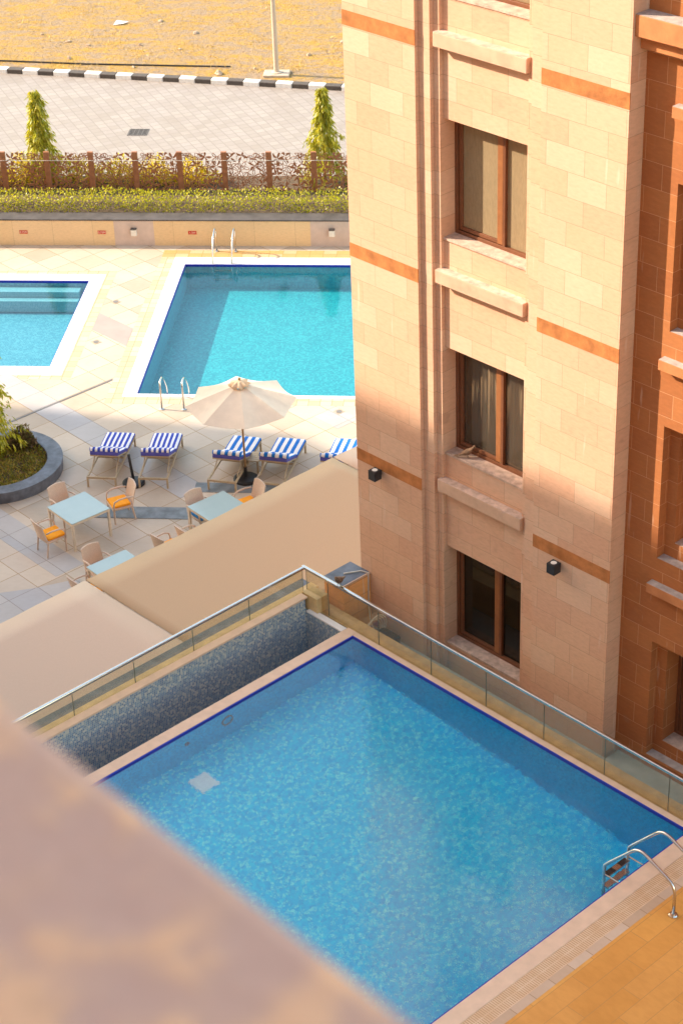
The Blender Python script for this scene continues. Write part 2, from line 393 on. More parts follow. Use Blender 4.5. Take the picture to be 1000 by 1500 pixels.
def thing(name, label, cat, frame=0.0, at=(0,0,0), rz=0.0, group=None):
    """Empty at the base of a thing. frame = rotation of the local frame the coordinates are given in."""
    o = bpy.data.objects.new(name, None); COL.objects.link(o); o.empty_display_size = .2
    x, y = rot(frame, at[0], at[1]); o.location = (x, y, at[2]); o.rotation_euler = (0,0,frame+rz)
    return tag(o, label, cat, group)
def glass_panel(x0,x1,y0,y1,z0,z1,par):
    b = MB(); b.box(x0,x1,y0,y1,z0,z1); o = b.build('glass_panel',['rail_glass','glass_edge'],par)
    ax = 0 if x1-x0 > y1-y0 else 1
    for p in o.data.polygons: p.material_index = 1 if abs(p.normal[ax]) > .9 else 0
    return o
def struct(name, mb, mats, frame=0.0, **k):
    return tag(mb.build(name, mats, rz=frame, **k), kind='structure')
def copy_tree(o, parent=None):
    c = o.copy(); COL.objects.link(c)
    if parent is not None: c.parent = parent
    for ch in list(o.children): copy_tree(ch, c)
    return c
def place(o, frame, at, rz):
    x, y = rot(frame, at[0], at[1]); o.location = (x, y, at[2]); o.rotation_euler = (0,0,frame+rz)
def leaves(P, D, L, W, name, mat, parent=None, **k):
    """P points (n,3), D leaf directions, L length, W width: one folded quad per leaf"""
    n = len(P); D = D/np.linalg.norm(D, axis=1, keepdims=True)
    rnd = rng.normal(size=(n,3)); S = np.cross(D, rnd); S /= np.linalg.norm(S, axis=1, keepdims=True)
    L = np.asarray(L).reshape(-1,1)*np.ones((n,1)); W = np.asarray(W).reshape(-1,1)*np.ones((n,1))
    v = np.stack([P, P+D*L*.45+S*W/2, P+D*L, P+D*L*.45-S*W/2], 1).reshape(-1,3)
    f = np.arange(4*n).reshape(n,4)
    m = MB(); m.v = [tuple(x) for x in v]; m.f = [tuple(x) for x in f]; m.mi = [0]*n
    return m.build(name, mat, parent, **k)
def U3(n): 
    d = rng.normal(size=(n,3)); return d/np.linalg.norm(d, axis=1, keepdims=True)

# ------------------------------------------------------------------ ground, road, deck
m = MB(); m.add([(-900,-900,-2),(900,-900,-2),(900,1500,-2),(-900,1500,-2)], [(0,1,2,3)])
struct('ground', m, 'sand')
RD = R(-8.9)  # road direction inside the deck frame
def rd(s, t): return (-13.0+math.cos(RD)*s-math.sin(RD)*t, 68.35+math.sin(RD)*s+math.cos(RD)*t)
m = MB(); a, b, c, d = rd(-400,.17), rd(400,.17), rd(400,900), rd(-400,900)
m.prism([a,b,c,d], -.3, .26); struct('sand_field', m, 'sand', A_D)
m = MB(); m.prism([rd(-80,-.15), rd(80,-.15), (80,57.9), (-80,57.9)], -.3, .2); struct('road', m, 'road_paver', A_D)
kerb = MB(); x = -14.5; i = 0
while x < 14:
    L = .6 if i != 4 else .42
    kerb.mat = i % 2; p = [rd(x+.006,-.15), rd(x+L-.006,-.15), rd(x+L-.006,.17), rd(x+.006,.17)]
    kerb.prism(p, .0, .36); x += L; i += 1
struct('kerb', kerb, ['kerb_black','kerb_white'], A_D, bevel=.02)
m = MB(); m.box(-60,40,54.87,57.9,-.3,.78); struct('planting_bed', m, 'soil', A_D)

# deck with openings for the pools
BX0, BX1, BY0, BY1 = -10.9, 6.0, 44.42, 54.0       # big pool, outer edge of its border
SX0, SX1, SY0, SY1 = -20.0, -12.05, 45.70, 52.50   # small pool
m = MB()
for r in [(-60,40,15,BY0),(-60,SX0,BY0,54.33),(SX0,SX1,BY0,SY0),(SX0,SX1,SY1,54.33),(SX1,BX0,BY0,54.33),(BX0,BX1,BY1,54.33),(BX1,40,BY0,54.33)]:
    m.box(*r, -.3, 0)
struct('pool_deck', m, 'deck_tile', A_D)
# grey bands in the paving, 4 mm sheets
def tq(a, b):
    c, s = math.cos(R(137)), math.sin(R(137)); return (a*c-b*s, a*s+b*c)
m = MB()
m.prism([tq(42.3,-24.28),(-13.6,45.69),(-13.05,45.69),tq(40.75,-23.5),tq(33.09,-23.5),tq(33.09,-24.28)][0:1]+[tq(33.09,-24.28),tq(33.09,-23.515),tq(42.3,-23.515)], .0, .004)
m.prism([tq(41,-20.2),tq(32.4,-20.2),tq(32.4,-19.45),tq(41,-19.45)], .0, .004)
m.prism([(-14.5,34.4),(-13,35.1),(-11.54,35.62),(-10.82,35.83),(-10.02,36.19),(-9.86,36.25),(-9.4,33.5),(-14.5,31)], .001, .0085)
m.prism([tq(33.86,-28.37),tq(32.95,-28.37),tq(32.95,-29.1),tq(33.86,-29.1)], .0, .004)
struct('grey_paving_band', m, 'deck_grey_tile', A_D)
m = MB()
m.prism([(-10.15,38.83),(-7.84,38.83),(-7.97,39.34),(-10.15,39.34)], .001, .013); m.prism([(-7.9,40.06),(-5.2,40.06),(-5.2,40.5),(-7.9,40.5)], .001, .009)
struct('slate_paving_strip', m, 'slate_strip_stone', A_D)
m = MB(); m.prism([(-12.04,49.71),(-10.91,48.74),(-10.91,47.67),(-12.04,48.66)], .0, .004)
struct('pink_paving_patch', m, 'pink_grey_tile', A_D)
m = MB(); d0, d1 = (-15.2,41.1), (-10.92,45.72); dx, dy = d1[0]-d0[0], d1[1]-d0[1]; L = math.hypot(dx,dy); px, py = -dy/L*.028, dx/L*.028
m.prism([(d0[0]-px,d0[1]-py),(d1[0]-px,d1[1]-py),(d1[0]+px,d1[1]+py),(d0[0]+px,d0[1]+py)], .001, .012)
tag(m.build('channel_drain', 'drain_metal', rz=A_D), 'long grey channel drain running diagonally across the paving below the small pool', 'drain')
for i, (x, y) in enumerate([(-11.71,50.43),(-11.78,47.9),(-4.79,44.12)]):
    lab = ['small square floor drain between the pools, the one farther from the viewer','small square floor drain between the pools, just below the pink tile patch','small floor drain in the paving right of the parasol, below the large pool'][i]
    t = thing('floor_drain', lab, 'drain', A_D, (x,y,0), R(45), 'floor drains in the pool deck')
    m = MB(); m.box(-.11,.11,-.11,.11,.0,.007); m.build('drain_frame','floor_drain_plate',t)
    m = MB(); m.lathe([(.075,.0),(.075,.011),(.0,.012)],16); m.build('drain_cover','drain_metal',t)

# ------------------------------------------------------------------ deck pools
def pool(name, label, border, coping, inner, depth, bmat, wmat, lowfloor, border_far=None):
    t = thing(name, label, 'swimming pool', A_D, (inner[0], inner[2], 0))
    ox, oy = inner[0], inner[2]
    sh = lambda r: (r[0]-ox, r[1]-ox, r[2]-oy, r[3]-oy)
    b, c, i = sh(border), sh(coping), sh(inner)
    m = MB()
    if border_far:
        m.ring((b[0],b[1],b[2],c[3]), (c[0],c[1],c[2],c[3]-.001), -.3, .002); m.build('border_grating', 'grating_deck', t)
        m = MB(); m.box(b[0],b[1],c[3]+.001,b[3],-.3,.002); m.build('far_border_grating', border_far, t)
    else:
        m.ring(b, c, -.3, .002); m.build('border_grating', 'grating_deck', t)
    m = MB(); m.ring(c, i, -.4, .006); m.build('coping', 'coping_white', t, bevel=.01)
    e = .02; m = MB(); m.ring(i, (i[0]+e,i[1]-e,i[2]+e,i[3]-e), -.08, -.012); m.build('waterline_tile', 'blue_tile', t)
    m = MB(); x0,x1,y0,y1 = i[0]+e*.5,i[1]-e*.5,i[2]+e*.5,i[3]-e*.5
    m.add([(x0,y0,-depth),(x1,y0,-depth),(x1,y1,-depth),(x0,y1,-depth)], [(0,1,2,3)]); m.build('basin_floor', bmat, t)
    m = MB(); m.ring((x0-.2,x1+.2,y0-.2,y1+.2),(x0,x1,y0,y1),-depth-.1,-.08); m.build('basin_wall', wmat, t)
    w = MB(); w.add([(i[0]+e,i[2]+e,-.045),(i[1]-e,i[2]+e,-.045),(i[1]-e,i[3]-e,-.045),(i[0]+e,i[3]-e,-.045)], [(0,1,2,3)])
    wo = w.build('water', 'deck_water'); place(wo, A_D, (ox,oy,0), 0); tag(wo, kind='structure')
    return t
pool('large_swimming_pool', 'large turquoise swimming pool with white rim between the hedge wall and the loungers',
     (BX0,BX1,BY0,BY1), (-10.5,5.6,44.79,53.5), (-10.13,5.2,44.95,53.02), .76, 'deck_pool_mosaic', 'deck_pool_wall', True, 'grating_orange')
sp = pool('small_swimming_pool', 'small shallow pool with white rim and pale steps at the left edge',
     (SX0,SX1,SY0,SY1), (-19.7,-12.33,45.93,52.26), (-19.2,-12.75,46.43,51.83), .75, 'small_pool_mosaic', 'small_pool_mosaic', True)
m = MB(); m.box(.7,6.2,5.03,5.38,-.73,-.2); m.build('step','step_mosaic',sp); m = MB(); m.box(.7,6.2,4.78,5.03,-.73,-.38); m.build('step','step_mosaic',sp)


def arc(c, r, a0, a1, n=8): return [(c[0]+r*math.cos(a0+(a1-a0)*i/n), c[1]+r*math.sin(a0+(a1-a0)*i/n)) for i in range(n+1)]
def deck_ladder(label, at, flip):
    """local: y toward the water"""
    t = thing('pool_ladder', label, 'ladder', A_D, at, PI if flip else 0, 'steel ladders of the large pool')
    prof = [(0,0),(0,.62)] + [(.15-.15*math.cos(a), .62+.16*math.sin(a)) for a in [i*PI/2/5 for i in range(1,6)]]
    prof += [(.30+.0,.76),(.52,.62),(.78,.30),(.86,.12),(.88,-.1),(.88,-.8)]
    for x in (-.285,.285):
        h = MB(); h.tube([(x,y,z) for y,z in prof], .024, 10); ho = h.build('handrail','steel',t,smooth=True)
        f = MB(); f.lathe([(.06,0),(.06,.015),(.03,.03)],14,(x,0,.002)); f.build('base_flange','chrome_plate',ho)
    for z in (-.22,-.5):
        s_ = MB(); s_.box(-.26,.26,.84,.93,z,z+.035); s_.build('tread','steel',t)
    return t
deck_ladder('steel ladder at the near edge of the large pool, left of the parasol', (-9.05,44.13,0), False)
deck_ladder('steel ladder at the far edge of the large pool against the low wall', (-9.03,53.93,0), True)

# ------------------------------------------------------------------ retaining wall, hedge, fence, trees
t = thing('retaining_wall', 'low cream stone wall with dark slate top behind the large pool', 'wall', A_D, (-10,54.33,0))
m = MB(); m.box(-40,30,0,.5,-.3,.80); m.build('stone_face','pool_wall_stone',t)
for x0,x1 in ((-2.44,-1.24),(3.46,5.0)):
    m = MB(); m.box(x0,x1,-.003,.0,0,.80); m.build('grey_panel','grey_stone_panel',t)
m = MB(); m.box(-40,30,-.02,.52,.80,.84); m.build('coping','slate',t)
for i,(x,txt) in enumerate(((-15.21,'0.75M'),(-12.82,'0.75M'),(-10.08,'1.5M'))):
    lab = ['red depth sign reading 0.75M, leftmost on the low wall','red depth sign reading 0.75M beside the grey wall panel','red depth sign reading 1.5M left of the far pool ladder'][i]
    s_ = thing('depth_sign', lab, 'sign', A_D, (x,54.33,.37), 0, 'red depth signs on the low wall')
    m = MB(); m.box(-.125,.125,-.012,-.0035,0,.11); m.build('plate','sign_red',s_)
    cu = bpy.data.curves.new('lettering','FONT'); cu.body = txt; cu.size = .095; cu.align_x = 'CENTER'; cu.extrude = .002
    o = bpy.data.objects.new('lettering', cu); COL.objects.link(o); o.parent = s_; o.location = (0,-.0145,.022); o.rotation_euler = (PI/2,0,0); 
    bpy.context.view_layer.update(); me = bpy.data.meshes.new_from_object(o); bpy.data.objects.remove(o); me.materials.clear(); me.materials.append(MATS['sign_text']); o = bpy.data.objects.new('lettering', me); COL.objects.link(o); o.parent = s_; o.location = (0,-.0145,.022); o.rotation_euler = (PI/2,0,0)
for i,x in enumerate((-11.84,-5.90)):
    s_ = thing('wall_lamp', ['small cream wall lamp on the grey panel left of the large pool','small cream wall lamp on the grey panel at the right end of the low wall'][i], 'lamp', A_D, (x,54.327,.34), 0, 'lamps on the low pool wall')
    m = MB(); m.box(-.085,.085,-.1,0,0,.2); m.build('lamp_body','lamp_glass',s_,bevel=.012); m = MB(); m.box(-.09,.09,-.11,0,.2,.235); m.build('lamp_cap','iron_grate',s_)
n = 17000
P = np.c_[rng.uniform(-24,8,n), rng.uniform(54.95,55.85,n), rng.uniform(.8,1.2,n)]
# most leaves on the shell
k = rng.random(n); P[k<.4,2] = 1.17+rng.normal(0,.025,(k<.4).sum()); P[(k>.4)&(k<.75),1] = 54.98+rng.normal(0,.03,((k>.4)&(k<.75)).sum())
P[:,2] += .05*np.sin(P[:,0]*2.1)*np.sin(P[:,0]*.7+1)
D = U3(n); D[:,2] = np.abs(D[:,2])+.3
tag(leaves(P, D, rng.uniform(.05,.1,n), rng.uniform(.03,.055,n), 'hedge','hedge_leaf',rz=A_D), 'long clipped yellow green hedge on top of the low wall', 'hedge')


# laser-cut leaf fence
def ribbon(b, pts, ws, y=0.0, th=.012):
    n = len(pts); vs = []
    for i in range(n):
        p0 = Vector(pts[max(i-1,0)]); p1 = Vector(pts[min(i+1,n-1)]); d = (p1-p0).normalized(); s = Vector((-d.y,d.x))*ws[i]/2; p = Vector(pts[i])
        for q, yy in ((p+s,y-th/2),(p-s,y-th/2),(p-s,y+th/2),(p+s,y+th/2)): vs.append((q.x,yy,q.y))
    fs = []
    for i in range(n-1):
        for j in range(4): fs.append((i*4+j, i*4+(j+1)%4, i*4+4+(j+1)%4, i*4+4+j))
    fs += [(3,2,1,0), tuple((n-1)*4+j for j in range(4))]; b.add(vs, fs)
PW, PH = 1.29, 1.2
def panel_mesh(seed):
    rr = random.Random(seed); b = MB(); cl = lambda x,z: (min(max(x,.0),PW), min(max(z,.0),PH)); dep = 0
    for i in range(4):
        for j in range(4):
            c = (PW*(i+.5+rr.uniform(-.22,.22))/4, PH*(j+.5+rr.uniform(-.22,.22))/4); a0 = rr.uniform(0,2*PI); k = rr.choice([4,5,5,6]); fill = rr.random() < .35
            for q in range(k):
                a = a0+q*2*PI/k+rr.uniform(-.2,.2); L = rr.uniform(.17,.25); w = rr.uniform(.035,.05); bend = rr.uniform(-.03,.03)
                ux, uz = math.cos(a), math.sin(a); dep += .00005
                P = lambda s_, o: cl(c[0]+ux*(.02+L*s_)-uz*(o+bend*math.sin(PI*s_)), c[1]+uz*(.02+L*s_)+ux*(o+bend*math.sin(PI*s_)))
                if fill: ribbon(b, [P(t_/6,0) for t_ in range(7)], [max(.012,1.5*w*math.sin(PI*(t_+.3)/6.6)) for t_ in range(7)], dep)
                else:
                    for sg in (-1,1): dep += .00005; ribbon(b, [P(t_/6, sg*w*math.sin(PI*t_/6)) for t_ in range(7)], [.017]*7, dep)
            for _c in range(2):
              dep += .00005; r = rr.uniform(.08,.15); s0 = rr.uniform(0,6); ext = rr.uniform(2.2,4.2); cc = (c[0]+rr.uniform(-.1,.1), c[1]+rr.uniform(-.1,.1))
              ribbon(b, [cl(cc[0]+r*math.cos(s0+ext*t_/12), cc[1]+r*math.sin(s0+ext*t_/12)) for t_ in range(13)], [.017]*13, dep)
    ribbon(b, [(0,.012),(PW,.012)], [.02,.02], 0.013); return b
fn = thing('decorative_fence', 'rust brown metal fence of cut leaf pattern panels between posts behind the hedge', 'fence', A_D, (-19.0,56.7,.78))
pm = [panel_mesh(11), panel_mesh(23), panel_mesh(37)]; protos = []
PITCH = 1.3725; x0 = (-16.235+19.0) - 2*PITCH
for i in range(15):
    x = x0+i*PITCH
    b = MB(); b.box(x-.085,x+.085,-.05,.05,-.1,1.27); b.build('post','fence_metal',fn,bevel=.008)
    if i < 3: p = pm[i].build('leaf_panel','fence_metal',fn); protos.append(p)
    else: p = protos[i%3].copy(); COL.objects.link(p); p.parent = fn
    flip = i%2 == 1 and i >= 3
    p.location = (x+(.0855+PW-.003 if flip else .0415), 0, .02); p.scale = (-1 if flip else 1, 1, 1)
b = MB(); b.tube([(x0,-.065,1.0),(x0+14*PITCH,-.065,1.02)], .008, 6); b.build('wire','wire_white',fn)

def bush(label, at, rx, ry, h, n, mat='bush_leaf', group='yellow green bushes behind the fence'):
    t = thing('bush', label, 'bush', A_D, at, 0, group)
    d = U3(n); d[:,2] = np.abs(d[:,2]); r = rng.random(n)**.35; lump = 1+.16*np.sin(d[:,0]*5+at[0])+.12*np.sin(d[:,1]*6+2*at[0])+.1*np.sin(d[:,2]*7)
    P = d*(r*lump)[:,None]*np.array([rx,ry,h]); D = U3(n)*.8+d; leaves(P, D, rng.uniform(.07,.13,n), rng.uniform(.035,.06,n), 'foliage', mat, t)
    m = MB()
    for q in range(6):
        a = q*PI/3; m.tube([(0,0,0),(rx*.3*math.cos(a),ry*.3*math.sin(a),h*.5),(rx*.55*math.cos(a+.3),ry*.55*math.sin(a+.3),h*.85)],[.018,.012,.006],5)
    m.build('stem','bark',t); return t
bl = ['yellow bush behind the fence at the far left edge','yellow bush behind the fence, left of the left conical tree trunk','yellow bush right beside the left conical tree behind the fence','bright yellow bush behind the second clear fence panel','mid green yellow bush behind the fence, left of the last bush','last yellow bush of the row behind the fence, with bare panels to its right']
for i,(x,h) in enumerate(((-17.0,1.0),(-15.75,.95),(-14.2,1.0),(-12.9,.9),(-11.7,.88),(-10.45,.86))):
    bush(bl[i], (x,57.35,.78), .78, .42, h-.12, 1300)
def ashoka(label, at, H, Rb, n, group, seed):
    """slim conical tree of long drooping leaves"""
    rr = np.random.default_rng(seed); t = thing('conical_tree', label, 'tree', A_D, at, 0, group)
    m = MB(); m.tube([(0,0,-.1),(.02,.01,H*.5),(0,0,H*.93)],[.05,.035,.012],8); m.build('trunk','bark',t,smooth=True)
    P = []; D = []; tiers = int(H*4.2)
    for k in range(tiers):
        z = H*(.12+.86*(k+.5)/tiers); rad = Rb*(1-.93*(k/tiers)**1.05)*(.62+.6*rr.random()); nb = max(4, int(8*(1-k/tiers)+3))
        for b_ in range(nb):
            a = 2*PI*b_/nb+k*2.4+rr.normal()*.2; L = rad*(.75+.4*rr.random()); cnt = int(n/tiers/nb)
            s_ = rr.random(cnt)**.6
            px = np.c_[np.cos(a)*L*s_, np.sin(a)*L*s_, z-.22*L*s_**2*2.2+rr.normal(0,.03,cnt)] + rr.normal(0,.035,(cnt,3))
            P.append(px); D.append(np.c_[np.cos(a)*.5+rr.normal(0,.35,cnt), np.sin(a)*.5+rr.normal(0,.35,cnt), -1.1+rr.normal(0,.25,cnt)])
    P = np.concatenate(P); D = np.concatenate(D); k = len(P)
    leaves(P, D, rr.uniform(.13,.24,k), rr.uniform(.03,.05,k), 'crown','tree_leaf',t); return t
ashoka('slim conical tree with drooping leaves, the left one behind the fence', (-15.2,57.45,.78), 3.05, .72, 4600, 'conical trees behind the fence', 3)
ashoka('slim conical tree with drooping leaves, the right one behind the fence beside the tower', (-6.38,57.45,.78), 3.1, .78, 4800, 'conical trees behind the fence', 5)

# ------------------------------------------------------------------ field beyond the road
lp = thing('street_lamp', 'tall beige lamp post on a square concrete footing beyond the striped kerb', 'lamp post', A_D, (-9.24,68.78,.24))
m = MB(); m.box(-.47,.47,-.33,.33,-.2,.1); m.build('footing','concrete',lp,bevel=.03)
m = MB(); m.tube([(0,0,.1),(0,0,2),(0,0,4.5),(0,0,7.0)],[.095,.085,.07,.05],14); m.lathe([(.2,.1),(.2,.13),(.11,.15)],14); m.build('pole','lamp_post_paint',lp,smooth=False)
m = MB(); m.tube([(0,0,7.0),(0,-.3,7.25),(0,-1.0,7.35)],[.05,.04,.035],8); m.cbox((0,-1.35,7.35),(.3,.75,.12)); m.build('lamp_head','lamp_post_paint',lp)
g = thing('road_grate', 'square iron drain grate set in the paved road behind the fence', 'drain', A_D, (-13.3,63.2,.2))
m = MB(); m.ring((-.34,.34,-.31,.31),(-.29,.29,-.26,.26),-.02,.008)
for i in range(3): m.box(-.29+.145*(i+1)-.02,-.29+.145*(i+1)+.02,-.26,.26,-.02,.006)
for i in range(9): m.box(-.29,.29,-.24+.055*i,-.24+.055*i+.028,-.02,.004)
m.build('bars','iron_grate',g); m = MB(); m.box(-.34,.34,-.31,.31,-.02,.0015); m.build('pit','black_rubber',g)
stones = [(-14.5,74.96,.22,'grey stone near the top of the dry field, right of the white scrap'),(-18.83,73.4,.15,'small stone cluster member at the upper left of the dry field'),(-17.65,72.55,.2,'brown stone left of centre in the dry field'),
 (-11.35,68.85,.34,'dark broken stone by the kerb, left of the lamp post'),(-14.8,72.1,.18,'stone in a golden grass patch below the grey stone'),(-16.78,72.1,.17,'rounded stone near the middle of the dry field'),(-12.9,73.5,.25,'largest pale stone right of centre in the dry field'),
 (-17.2,70.6,.2,'stone above the dark cable at left'),(-13.2,71.6,.16,'small stone above the cable near the field centre'),(-14.6,69.6,.16,'small stone right by the kerb, between cable and kerb'),(-8.3,70.9,.2,'stone behind the lamp post footing'),(-7.2,72.3,.2,'stone right of the lamp post pole'),(-10.1,69.4,.14,'pale pebble just left of the lamp post footing')]
for i,(x,y,s_,lab) in enumerate(stones):
    bm = bmesh.new(); bmesh.ops.create_icosphere(bm, subdivisions=2, radius=1)
    rr = random.Random(i); ph = [rr.uniform(0,6) for _ in range(4)]
    for v in bm.verts:
        c = v.co; k = 1+.22*math.sin(c.x*3+ph[0])+.2*math.sin(c.y*4+ph[1])+.15*math.sin(c.z*5+ph[2]); v.co = Vector((c.x*s_*k*.48, c.y*s_*k*.38, c.z*s_*.28*k))
    me = bpy.data.meshes.new('stone'); bm.to_mesh(me); bm.free(); me.materials.append(MATS['rock'])
    o = bpy.data.objects.new('stone', me); COL.objects.link(o); place(o, A_D, (x,y,.28), ph[3]); tag(o, lab, 'stone', 'stones lying in the dry field')
m = MB(); m.add([(-.3,-.12,.02),(.1,-.16,.05),(.32,.08,.03),(-.12,.14,.11),(-.3,-.12,.012),(.1,-.16,.042),(.32,.08,.022),(-.12,.14,.102)], [(0,1,2,3),(7,6,5,4),(0,4,5,1),(1,5,6,2),(2,6,7,3),(3,7,4,0)])
o = m.build('paper_scrap','paper_white'); place(o, A_D, (-16.03,74.7,.27), .3); tag(o, 'crumpled white scrap lying on the dry grass field', 'litter')
m = MB(); m.tube([(-26,70.6,.28),(-19.7,70.35,.29),(-16.5,69.95,.29),(-13.2,69.72,.29),(-11,69.6,.28)],.03,6); o = m.build('ground_cable','black_rubber',rz=A_D); tag(o,'thin dark cable lying on the dry ground along the kerb','cable')
n = 16000
P = np.c_[rng.uniform(-30,4,n), 69+rng.random(n)**1.3*16, np.full(n,.25)]
q = np.sin(P[:,0]*.9+1.1)*np.sin(P[:,1]*1.7)+.6*np.sin(P[:,0]*2.3+P[:,1]*1.3)+.4*rng.normal(size=n)
lim = np.array([rd(0,.3)[1]]) ; ok = (q > .35) & (P[:,1] > 68.75-.1566*(P[:,0]+13.0)); P = P[ok]; k = len(P)
D = np.c_[rng.normal(0,.7,k), rng.normal(0,.7,k), rng.uniform(.3,1,k)]
tag(leaves(P, D, rng.uniform(.08,.2,k), rng.uniform(.015,.03,k), 'dry_grass','dry_grass',rz=A_D), kind='stuff')

# ------------------------------------------------------------------ round planter
t = thing('round_planter', 'low round slate planter ring filled with ground cover at the left edge', 'planter', A_D, (-12.83,40.88,0))
m = MB(); m.lathe([(1.58,0),(1.6,.27),(1.6,.30),(1.24,.30),(1.22,.29),(1.22,.0)],72); m.build('stone_rim','blue_slate',t)
m = MB(); m.lathe([(1.22,.2),(0,.26)],48); m.build('soil_bed','soil',t)
n = 9000; r = 1.2*np.sqrt(rng.random(n)); a = rng.random(n)*2*PI
P = np.c_[-12.83+r*np.cos(a), 40.88+r*np.sin(a), .22+rng.random(n)*.12*(1.1-r/1.3)+.03*np.sin(r*9+a*4)]
D = U3(n); D[:,2] = np.abs(D[:,2])+.5
tag(leaves(P, D, rng.uniform(.03,.075,n), rng.uniform(.02,.04,n), 'ground_cover','cover_leaf',rz=A_D), kind='stuff')
b = bush('feathery reddish shrub at the back of the round planter', (-12.4,41.72,.26), .33, .3, .45, 1500, 'reddish_leaf', None)
bush('small bright green shrub in the round planter near the tree', (-12.95,41.35,.26), .25, .25, .35, 700, 'hedge_leaf', None)
ashoka('drooping leaf tree standing in the round planter at the left edge', (-12.98,41.3,.25), 4.7, .66, 3200, None, 9)

# ------------------------------------------------------------------ loungers, parasol, tables
def lounger(label, towel):
    """local y: 0 at the near rail, 2.05 at the far (foot) end"""
    t = thing('sun_lounger', label, 'sun lounger', group='sun loungers beside the large pool')
    f = MB()
    for x in (-.34,.34): f.box(x-.02,x+.02,.04,2.01,.24,.29)
    f.box(-.36,.36,0,.04,.235,.285); f.box(-.36,.36,2.01,2.05,.235,.285); f.box(-.32,.32,1.0,1.03,.24,.28)
    for i in range(6): f.box(-.32,.32,1.12+i*.15,1.17+i*.15,.265,.287)
    f.build('frame','lounger_frame',t)
    for x in (-.34,.34):
        for y in (.02,2.03):
            l_ = MB(); l_.cbox((x,y,.12),(.04,.045,.24)); l_.build('leg','lounger_frame',t)
    b = MB(); ang = R(22); c, s_ = math.cos(ang), math.sin(ang)
    def bp(x,l,h): return (x, 1.2-l*c-h*s_*-1*-1 if False else 1.2-l*c+h*s_*-1*-1*0+ (h*s_), .30+l*s_+h*c)
    def slab(mb, x0,x1,l0,l1,h0,h1): mb.add([bp(x0,l0,h0),bp(x1,l0,h0),bp(x1,l1,h0),bp(x0,l1,h0),bp(x0,l0,h1),bp(x1,l0,h1),bp(x1,l1,h1),bp(x0,l1,h1)], [(0,1,2,3),(7,6,5,4),(0,4,5,1),(1,5,6,2),(2,6,7,3),(3,7,4,0)])
    slab(b,-.34,-.30,0,.84,0,.03); slab(b,.30,.34,0,.84,0,.03); slab(b,-.30,.30,.80,.84,0,.03)
    for i in range(5): slab(b,-.30,.30,.12+i*.14,.17+i*.14,0,.02)
    b.build('backrest_frame','lounger_frame',t)
    for x in (-.30,.30):
        st = MB(); st.tube([bp(x,.55,-.0),(x,.28,.28)],.014,6); st.build('strut','lounger_frame',t)
    cu = MB(); cu.box(-.345,.345,1.2,2.04,.292,.355); slab(cu,-.345,.345,.0,.86,.032,.125); cu.build('mattress','cushion_blue',t,bevel=.018)
    tw = MB(); # towel: sheet with thickness over seat and back, then a roll at the top
    path = [(2.06,.27),(2.055,.365),(1.95,.366)]+[(1.9-.1*i,.366) for i in range(7)]+[(bp(0,l,.134)[1],bp(0,l,.134)[2]) for l in (.05,.2,.4,.6,.75)]
    N = 14; vs = []; fs = []; W = .36
    for (y,z) in path:
        for j in range(N+1):
            x = -W+2*W*j/N; e = abs(x)/W; vs.append((x, y, z+.004*math.sin(9*y+3*x)-(.02 if j in (0,N) else 0)))
    o_ = len(vs); vs += [(x,y,z-.009) for x,y,z in vs]; M_ = len(path)
    for i in range(M_-1):
        for j in range(N): q = i*(N+1)+j; fs += [(q,q+1,q+N+2,q+N+1)[::-1], (o_+q,o_+q+1,o_+q+N+2,o_+q+N+1)]
    tw.add(vs,fs); two = tw.build('towel',towel,t,smooth=True)
    rl = MB(); cy, cz = bp(0,.80,.16)[1], bp(0,.80,.16)[2]; vs = []; K = 10
    for j in range(N+1):
        x = -W*.98+2*W*.98*j/N; rr_ = .055+.008*math.sin(x*23)
        for q in range(K): a = 2*PI*q/K; vs.append((x, cy+rr_*1.25*math.cos(a), cz+rr_*math.sin(a)))
    fs = [(j*K+q,(j+1)*K+q,(j+1)*K+(q+1)%K,j*K+(q+1)%K) for j in range(N) for q in range(K)]+[tuple(range(K)),tuple(N*K+q for q in range(K-1,-1,-1))]
    rl.add(vs,fs); rl.build('towel_roll',towel,two,smooth=True)
    return t
def dup(root, label): c = copy_tree(root); c['label'] = label; return c
l1 = lounger('indigo striped sun lounger, leftmost of the five, nearest the round planter','towel_indigo')
l2 = dup(l1,'indigo striped sun lounger, second from the left, left of the parasol')
l3 = lounger('azure striped sun lounger under the parasol pole','towel_azure')
l4 = dup(l3,'azure striped sun lounger right of the small side table')
l5 = dup(l3,'azure striped sun lounger half hidden by the canopy beside the tower')
for o,x,y,rz in ((l1,-10.13,40.2,R(-3)),(l2,-8.88,40.2,R(-1)),(l3,-7.22,40.12,R(-10)),(l4,-6.08,40.05,R(-9)),(l5,-4.62,40.05,R(-8))): place(o,A_D,(x,y,0),rz)

